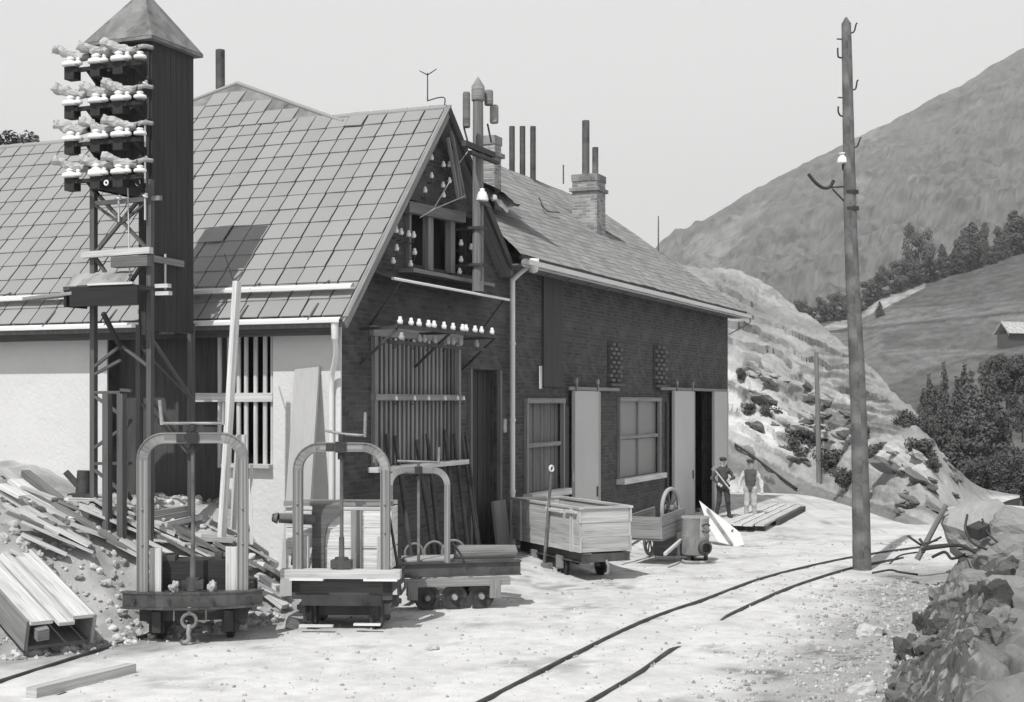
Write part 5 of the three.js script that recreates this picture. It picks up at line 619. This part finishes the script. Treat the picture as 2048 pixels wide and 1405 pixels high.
// ---------------------------------------------------------------- loose stones
{
  const put = (name, label, n, where, smin, smax, v, kindLabel) => { const m = new THREE.InstancedMesh(rockGeo(7 + n % 5, .5, 1, .7), M(1, { t: 'grit' }), n), q = new THREE.Quaternion(), c = new THREE.Color(); for (let i = 0; i < n; i++) { const [X, Z] = where(i), s = smin + (smax - smin) * Math.pow(rnd(), 3); q.setFromEuler(new THREE.Euler(rr(0, 6), rr(0, 6), rr(0, 6))); m.setMatrixAt(i, new THREE.Matrix4().compose(onG(X, Z, s * .25), q, V(s, s, s))); const k = v * rr(.6, 1.3); m.setColorAt(i, c.setRGB(k, k, k)); } m.name = numbered(name); m.castShadow = m.receiveShadow = true; scene.add(m); tag(m, label, 'gravel', undefined, 'stuff'); };
  put('gravel', 'loose gravel and stones along the yard edge by the rocky bank', 2600, () => { const s = rr(0, 12), e = -2.4 + 2.6 * Math.sqrt(rnd()); return [3.85 + .933 * e + .359 * s, 15 - .359 * e + .933 * s]; }, .006, .045, .5);
  put('rubble', 'broken stone rubble strewn over the bank below the white wall', 2200, () => { const X = rr(-9, -3.6), d = rr(-.5, 3.2); return [X, d / .707 + X + 7 + 18.5]; }, .012, .085, .6);
  put('yard_grit', 'scattered grit on the bare ground of the yard', 3600, () => { const Z = rr(15, 34); return [rr(-.33, .3) * Z, Z]; }, .006, .03, .6);
  const sg = [11, 12, 13].map(s => rockGeo(s, .5, 2, .7)), sm = M(.6, { t: 'grit', b: 'gritB' });
  [[864, 1300, .09, 'single dark lump of stone lying in the open yard'], [1135, 1190, .1, 'small stone on the yard in front of the box cart'], [590, 1255, .2, 'stone block beside the wheels of the crate cart'], [1745, 1270, .2, 'rounded pale stone on the lip of the rocky bank'], [1722, 1385, .16, 'pale stone at the foot of the rocky bank'], [1640, 1325, .06, 'pale pebble among the gravel']].forEach(([px, py, s, lb], i) => { const p = gHit(px, py), o = mesh('loose_stone', sg[i % 3], sm); o.position.copy(p); o.scale.setScalar(s); o.rotation.y = i; tag(o, lb, 'stone'); });
  [[1985, 1030, 27, .75, .42, 'large pale rounded boulder behind the scrap iron'], [2040, 1075, 25, .6, .34, 'grey boulder at the frame edge below the largest one'], [2020, 1130, 23, .55, .3, 'flat grey boulder above the dark crevice'], [1990, 1290, 16.6, .28, .32, 'blocky rock low on the rocky bank'], [1905, 1345, 15.6, .16, .6, 'bright smooth stone low on the rocky bank'], [2010, 1200, 19, .4, .3, 'grey rock on the top of the rocky bank'], [1960, 1180, 20.5, .35, .3, 'squat rock on the bank beside the scrap iron']].forEach(([px, py, Z, s, v, lb], i) => { const p = at(px, py, Z), o = mesh('bank_boulder', (() => { const q = rockGeo(20 + i, .32, 5, .85), p = q.attributes.position; for (let k = 0; k < p.count; k++) { const x = p.getX(k), y = p.getY(k), z = p.getZ(k), e = 1 + .05 * fbm(x * 4 + i, y * 4, 4, z * 4) - .05 * Math.abs(nz(x * 2.5, y * 2.5 + i, z * 2.5)); p.setXYZ(k, x * e, y * e, z * e); } q.computeVertexNormals(); return q; })(), M(v * .95, { t: 'grit', b: 'gritB', bs: .02 })); p.y = Math.min(p.y, gh(p.x, Z) + s * .5); o.position.copy(p); o.scale.set(s * 1.15, s, s); o.rotation.y = i * 1.3; tag(o, lb, 'boulder'); });
}
{ // broken stone standing out of the eroded bank
  const sg = [31, 32, 33, 34].map(k => rockGeo(k, .8, 2, .9)), sm = [.08, .12, .18, .3].map(v => M(v, { t: 'grit', b: 'gritB', bs: .02 })); let c = 0;
  for (let k = 0; k < 150; k++) { const s = rr(-.5, 10.5), e = rr(.05, 1.3), X = 3.85 + .933 * e + .359 * s, Z = 15 - .359 * e + .933 * s, q = .05 + .13 * Math.pow(rnd(), 2), o = mesh('bank_stone', sg[k % 4], sm[Math.floor(rnd() * 4)]); o.position.set(X, gh(X, Z) + rr(-.02, .1), -Z); o.scale.set(q, q * rr(.8, 1.7), q); o.rotation.set(rr(-.3, .3), rr(0, 6), rr(-.3, .3)); tag(o, 'broken stone jutting from the dark eroded bank edge', 'stone', 'stones in the eroded bank'); }
}
{ // twisted scrap iron and a stick on the bank
  const w = (pts, r, lb, nm = 'scrap_iron') => solo(nm, tube(pts.map(([x, y, Z], i) => at(x + 5 * nz(i, x), y + 6 * nz(x, i), Z)), r * .55, 5), iron(.07), lb, 'scrap', 'scrap iron on the bank');
  w([[1935, 1030, 23], [1932, 1060, 22.8], [1945, 1085, 22.7], [1975, 1100, 22.6]], .04, 'bent dark iron strap below the large boulder'); w([[1965, 1038, 23], [1975, 1065, 22.9], [1995, 1085, 22.8], [2010, 1100, 22.8]], .035, 'curved iron rod on the bank below the large boulder'); w([[1845, 1100, 25], [1880, 1095, 24.6], [1920, 1092, 24.2], [1960, 1108, 23.6], [2025, 1115, 23]], .06, 'long low dark scrap bar along the bank top'); w([[1865, 1115, 24.5], [1890, 1105, 24.3], [1905, 1118, 24], [1930, 1110, 23.8]], .05, 'crumpled dark scrap on the bank top'); w([[1935, 1120, 23], [1945, 1145, 22], [1955, 1165, 21.4]], .025, 'thin bent wire hanging down the bank', 'scrap_wire');
  w([[1745, 1147, 27.2], [1780, 1141, 27], [1800, 1145, 26.6], [1835, 1150, 26]], .04, 'dark bar on the ground at the foot of the pole'); w([[1780, 1128, 27.5], [1800, 1112, 27.8], [1835, 1105, 28]], .03, 'arched thin branch beside the leaning stick', 'dry_branch');
  solo('leaning_stick', cyl(at(1835, 1120, 27), at(1893, 1010, 27), .06, .05, 8), wood(.24), 'stout stick leaning on the bank to one side of the pole', 'stick');
  for (let k = 0; k < 9; k++) { const x = rr(1840, 2020), y = rr(1085, 1125), Z = lerp(25.5, 22.8, (x - 1840) / 180), a = at(x, y, Z); solo('scrap_bar', beam(a, a.clone().add(V(rr(-.5, .5), rr(-.08, .16), rr(-.3, .3))), .03, rr(.04, .1)), iron(rr(.05, .12)), 'short rusty iron scrap bar lying on the bank top', 'scrap', 'short scrap bars on the bank'); }
  const p = at(1958, 1062, 23); solo('scrap_box', bx(.28, .2, .24, p.x, p.y, p.z, .2, .5, .2), iron(.08), 'small dark iron box among the scrap on the bank', 'scrap');
}
// ---------------------------------------------------------------- poles
{
  const Z = 28.3, base = at(1725, 1145, Z), top = at(1693, 48, Z), g = thing('utility_pole', 'tall leaning wooden utility pole with insulator hooks at the edge of the yard', 'pole', V(base.x, gh(base.x, Z) - .1, base.z)), R = p => p.sub(g.position), D = top.clone().sub(base), ax = t => base.clone().addScaledVector(D, t).sub(g.position);
  { const pts = [], n = 40; const c = new THREE.CatmullRomCurve3([0, .3, .6, 1].map((t, i) => ax(t).add(V([0, .02, -.03, 0][i], 0, 0)))); const q = new THREE.TubeGeometry(c, 60, 1, 16).toNonIndexed(), p = q.attributes.position, u = q.attributes.uv; for (let i = 0; i < p.count; i++) { const t = u.getX(i), C = c.getPointAt(clamp(t, 0, 1)), v = V(p.getX(i), p.getY(i), p.getZ(i)).sub(C), r = lerp(.19, .098, t) * (1 + .05 * nz(t * 30, u.getY(i) * 4)); v.multiplyScalar(r).add(C); p.setXYZ(i, v.x, v.y, v.z); u.setXY(i, t * 11, u.getY(i) * 1.1); } q.computeVertexNormals(); mesh('shaft', [q, cyl(ax(1), ax(1.012), .1, .02, 12)], M(.23, { t: 'mott', b: 'woodB', bs: .012 }), g); }
  const hook = (px, py, s, lo) => { const p = R(at(px, py, Z)), a = R(at(1693 + (py - 48) * .029 + s * 9, py + 20, Z)); mesh('hook', tube(s > 0 ? [a, V(a.x + .06, a.y + .02, a.z), V(p.x - .02, p.y - .02, p.z), p] : [a, V(a.x - .08, a.y + .02, a.z), V(p.x, p.y - .1, p.z), p], .018, 6), iron(.07), g); };
  hook(1715, 46, 1); hook(1676, 96, -1); hook(1717, 160, 1); hook(1677, 213, -1); hook(1723, 275, 1); for (const [px, py] of [[1674, 78], [1676, 195]]) mesh('hook', cyl(R(at(px, py, Z)), R(at(1690, py + 1, Z)), .014), iron(.07), g);
  const ip = R(at(1686, 328, Z)); mesh('insulator', lathe([[0, 0], [.1, 0], [.115, .03], [.1, .12], [.06, .16], [.05, .18], [.08, .2], [.08, .22], [0, .23]], 14).translate(ip.x, ip.y, ip.z), porcelain, g); mesh('insulator_pin', tube([V(ip.x, ip.y, ip.z), V(ip.x + .01, ip.y - .12, ip.z), R(at(1700, 342, Z))], .018, 6), iron(.07), g);
  mesh('swan_neck_arm', [tube([[1617, 348], [1632, 366], [1648, 376], [1660, 374], [1668, 361]].map(([x, y]) => R(at(x, y, Z))), .035, 8), cyl(R(at(1650, 376, Z)), R(at(1692, 373, Z)), .018), cyl(R(at(1665, 378, Z)), R(at(1691, 405, Z)), .018)], iron(.07), g); for (const t of [.66, .69]) mesh('clamp', cyl(ax(t), ax(t + .006), .148, .148, 14), iron(.07), g);
  const b2 = gHit(1640, 990), t2 = at(1633, 705, -b2.z); solo('thin_pole', cyl(b2.setY(b2.y - .3), t2, .11, .075, 10), wood(.26), 'thinner wooden pole standing farther back before the scree slope', 'pole');
  const cu = [[1470, 895], [1500, 915], [1540, 945], [1580, 975], [1593, 984]].map(([x, y]) => { const p = hitOn(x, y); return p ? p.add(V(0, .12, .05)) : null; }).filter(Boolean); if (cu.length > 1) solo('slope_pipe', tube(cu, .045, 7), iron(.06), 'dark pipe running down the slope behind the two men', 'pipe');
}
{ // small barn on the far meadow
  const p = hillZ(2032, 690), s = -p.z / F, g = thing('meadow_barn', 'small barn with bright roof far off on the meadow', 'barn', p, .3); const W = 60 * s, H = 20 * s, R2 = 44 * s;
  mesh('wall', bx(W, H * 1.6, W * .6, 0, H * .5, 0), wood(.12), g); mesh('roof', [beam(V(-W * .55, H * 1.1, W * .38), V(-W * .55, H * 2.6, 0), .15, W * .01), ...[-1, 1].map(q => { const r = bx(W * 1.15, .2, Math.hypot(W * .4, R2 * .6), 0, 0, 0, q * .75, 0, 0); return r.translate(0, H * 1.9, q * W * .2); })], M(.7, { t: 'mott' }), g);
}
// ---------------------------------------------------------------- the two men
function man(P, turn, o, label) {
  const grey = o.grey, B = [], S = 1.75;
  const seg = (a, b, ra, rb, c) => B.push([V(...a), V(...b), ra, rb, c]);
  const C = { skin: .55, ...o.col };
  const J = o.joints;
  seg([0, .95, 0], [0, 1.2, .0], .135, .14, 'coat'); seg([0, 1.2, 0], [0, 1.4, -.01], .15, .14, 'coat'); seg([-.12, 1.4, 0], [.12, 1.4, 0], .085, .085, 'coat'); seg([0, 1.42, 0], [0, 1.55, .02], .06, .055, 'skin'); seg([-.08, .93, 0], [.08, .93, 0], .12, .12, 'legs');
  for (const s of [-1, 1]) { const q = s < 0 ? J.l : J.r; seg([s * .09, .9, 0], q.knee, .095, .07, 'legs'); seg(q.knee, q.foot, .068, .055, 'legs'); seg([q.foot[0], .05, q.foot[2] - .03], [q.foot[0] + s * .02, .045, q.foot[2] + .17], .05, .045, 'shoe'); seg([s * .18, 1.39, 0], q.elb, .065, .05, 'arm'); seg(q.elb, q.hand, .05, .036, 'arm'); }
  const n = 96, mc = new MarchingCubes(n, undefined, false, false, 120000), ct = V(0, .9, 0), hs = 1.0; mc.isolation = 0;
  const dist = (p) => { let d = 1e9, best = null, bd = 1e9; for (const [a, b, ra, rb, c] of B) { const ab = b.clone().sub(a), t = clamp(p.clone().sub(a).dot(ab) / ab.lengthSq(), 0, 1), q = p.distanceTo(a.clone().addScaledVector(ab, t)) - lerp(ra, rb, t); if (q < bd) { bd = q; best = c; } const k = .035, h = clamp(.5 + .5 * (q - d) / k, 0, 1); d = d > 1e8 ? q : lerp(q, d, h) - k * h * (1 - h); } return [d, best]; };
  const flat = B.map(([a, b, ra, rb]) => [a.x, a.y, a.z, b.x - a.x, b.y - a.y, b.z - a.z, ra, rb, a.distanceToSquared(b)]);
  for (let z = 0; z < n; z++) for (let y = 0; y < n; y++) for (let x = 0; x < n; x++) { const X = (x - n / 2) / (n / 2) * hs + ct.x, Y = (y - n / 2) / (n / 2) * hs + ct.y, Zq = (z - n / 2) / (n / 2) * hs + ct.z; let d = 1e9; if (Math.abs(X) < .75 && Math.abs(Zq) < .55) for (const s of flat) { const px = X - s[0], py = Y - s[1], pz = Zq - s[2], t = clamp((px * s[3] + py * s[4] + pz * s[5]) / s[8], 0, 1), q = Math.hypot(px - s[3] * t, py - s[4] * t, pz - s[5] * t) - s[6] - (s[7] - s[6]) * t; const k = .035; if (d > 1e8) d = q; else { const h = clamp(.5 + .5 * (q - d) / k, 0, 1); d = lerp(q, d, h) - k * h * (1 - h); } } mc.field[x + y * n + z * n * n] = -Math.min(d, 1); }
  mc.update(); const cnt = mc.count, pos = Array.from(mc.positionArray.slice(0, cnt * 3)); for (let i = 0; i < pos.length; i += 3) { pos[i] = pos[i] * hs + ct.x; pos[i + 1] = pos[i + 1] * hs + ct.y; pos[i + 2] = pos[i + 2] * hs + ct.z; }
  let bg = geo(pos, pos.map(() => 0), new Array(cnt * 2).fill(0)); bg.deleteAttribute('normal'); bg = mergeVertices(bg, 1e-4); { const p = bg.attributes.position; for (let i = 0; i < p.count; i++) { const x = p.getX(i), y = p.getY(i), z = p.getZ(i), e = .016 * fbm(x * 9, y * 6, 3, z * 9) + .008 * nz(x * 4, y * 26, z * 8); p.setXYZ(i, x * (1 + e * 3) + e, y, z + e); } } bg.computeVertexNormals(); bg = bg.toNonIndexed();
  const colOf = (g, fn) => { const p = g.attributes.position, c = []; for (let i = 0; i < p.count; i++) { const v = C[fn(V(p.getX(i), p.getY(i), p.getZ(i)))]; c.push(v, v, v); } g.setAttribute('color', new THREE.Float32BufferAttribute(c, 3)); return g; };
  colOf(bg, p => dist(p)[1]);
  const parts = [bg];
  { const h = new THREE.SphereGeometry(.1, 26, 20).toNonIndexed(), p = h.attributes.position; for (let i = 0; i < p.count; i++) { let x = p.getX(i), y = p.getY(i), z = p.getZ(i); const yy = y / .1; x *= .82 - .12 * Math.max(0, -yy); z *= 1 + .02 * yy; y *= 1.22; if (z > .03) { const nose = Math.exp(-(x * x) / .0004 - (y + .012) ** 2 / .0006); z += .022 * nose; for (const s of [-1, 1]) z -= .012 * Math.exp(-((x - s * .032) ** 2) / .0002 - (y - .012) ** 2 / .00015); z -= .006 * Math.exp(-(x * x) / .0006 - (y + .052) ** 2 / .00004); z += .008 * Math.exp(-(x * x) / .0008 - (y + .1) ** 2 / .0006); } p.setXYZ(i, x, y, z); } h.computeVertexNormals(); for (const s of [-1, 1]) { const e = new THREE.SphereGeometry(.024, 8, 6).toNonIndexed().scale(.45, 1.2, .8).translate(s * .083, 0, -.005); parts.push(colOf(e.rotateX(.1).rotateY(o.look ?? 0).translate(0, 1.645, .03), () => 'skin')); } parts.push(colOf(h.rotateX(.1).rotateY(o.look ?? 0).translate(0, 1.645, .03), () => 'skin')); }
  for (const q of [J.l, J.r]) { const h = V(...q.hand), e = V(...q.elb), d = h.clone().sub(e).normalize(), sd = d.clone().cross(V(0, 0, 1)).normalize(); parts.push(colOf(cyl(h, h.clone().addScaledVector(d, .085), .036, .04, 8), () => 'skin')); for (let k = 0; k < 4; k++) { const b = h.clone().addScaledVector(d, .08).addScaledVector(sd, (k - 1.5) * .021), m = b.clone().addScaledVector(d, .035 + (k % 3) * .004).add(V(0, 0, .012)), t = m.clone().addScaledVector(d, .012).add(V(0, -.012, .032)); parts.push(colOf(cyl(b, m, .01, .0095, 6), () => 'skin'), colOf(cyl(m, t, .0095, .008, 6), () => 'skin')); } const tb = h.clone().addScaledVector(d, .02).addScaledVector(sd, .035), tt = tb.clone().addScaledVector(d, .04).addScaledVector(sd, .02).add(V(0, 0, .02)); parts.push(colOf(cyl(tb, tt, .012, .01, 6), () => 'skin')); }
  const g = thing('person', label, 'person', P, turn); mesh('body', parts, M(1, { vc: 1, r: .95 }), g);
  mesh('hair', (() => { const h = new THREE.SphereGeometry(.1, 18, 10, 0, 6.3, 0, 1.75).toNonIndexed().scale(.88, 1.24, 1.04).rotateX(-.55).translate(0, 1.65, .022); return h; })().rotateY(0), M(.04), g);
  mesh('cap', [lathe([[0, .075], [.07, .07], [.112, .045], [.118, .015], [.105, -.012], [.1, -.012]], 18).scale(.95, 1, 1.08).rotateX(-.06).translate(0, 1.715, .025), ex([[-.075, 0], [.075, 0], [.06, .06], [0, .085], [-.06, .06]], null, .01).rotateX(Math.PI / 2 + .25).translate(0, 1.708, .115)], M(.06), g);
  return g;
}
{
  const p1 = gHit(1446, 1036), p2 = gHit(1501, 1044);
  const m1 = man(p1, .15, { look: .25, col: { coat: .07, legs: .05, arm: .08, shoe: .05 }, joints: { l: { knee: [-.13, .5, .05], foot: [-.2, .08, .0], elb: [-.34, 1.16, .02], hand: [-.2, 1.02, .2] }, r: { knee: [.12, .5, .08], foot: [.2, .08, -.02], elb: [.33, 1.18, .02], hand: [.12, 1.12, .22] } } }, 'man in dark jacket, dark trousers and cap holding a pale tool handle');
  const m2 = man(p2, -.2, { look: -.1, col: { coat: .09, legs: .42, arm: .55, shoe: .1 }, joints: { l: { knee: [-.1, .5, .06], foot: [-.12, .08, 0], elb: [-.3, 1.15, .0], hand: [-.34, .92, .1] }, r: { knee: [.1, .5, .04], foot: [.13, .08, -.03], elb: [.3, 1.14, -.02], hand: [.33, .9, .08] } } }, 'man in dark waistcoat, pale sleeves, pale trousers and dark cap');
  m1.updateMatrixWorld(true); const a = m1.localToWorld(V(.18, .8, .24)), b = m1.localToWorld(V(-.36, 1.46, .28)); const t = thing('hammer', 'pale wooden tool handle held across the body by the dark-clothed man', 'tool', a); mesh('shaft', cyl(V(0, 0, 0), b.clone().sub(a), .022, .02, 8), wood(.7), t); const e = b.clone().sub(a); mesh('head', bx(.14, .08, .08, e.x, e.y, e.z, 0, 0, .9), M(.6, { t: 'mott', r: .5 }), t);
}
renderer.render(scene, camera);
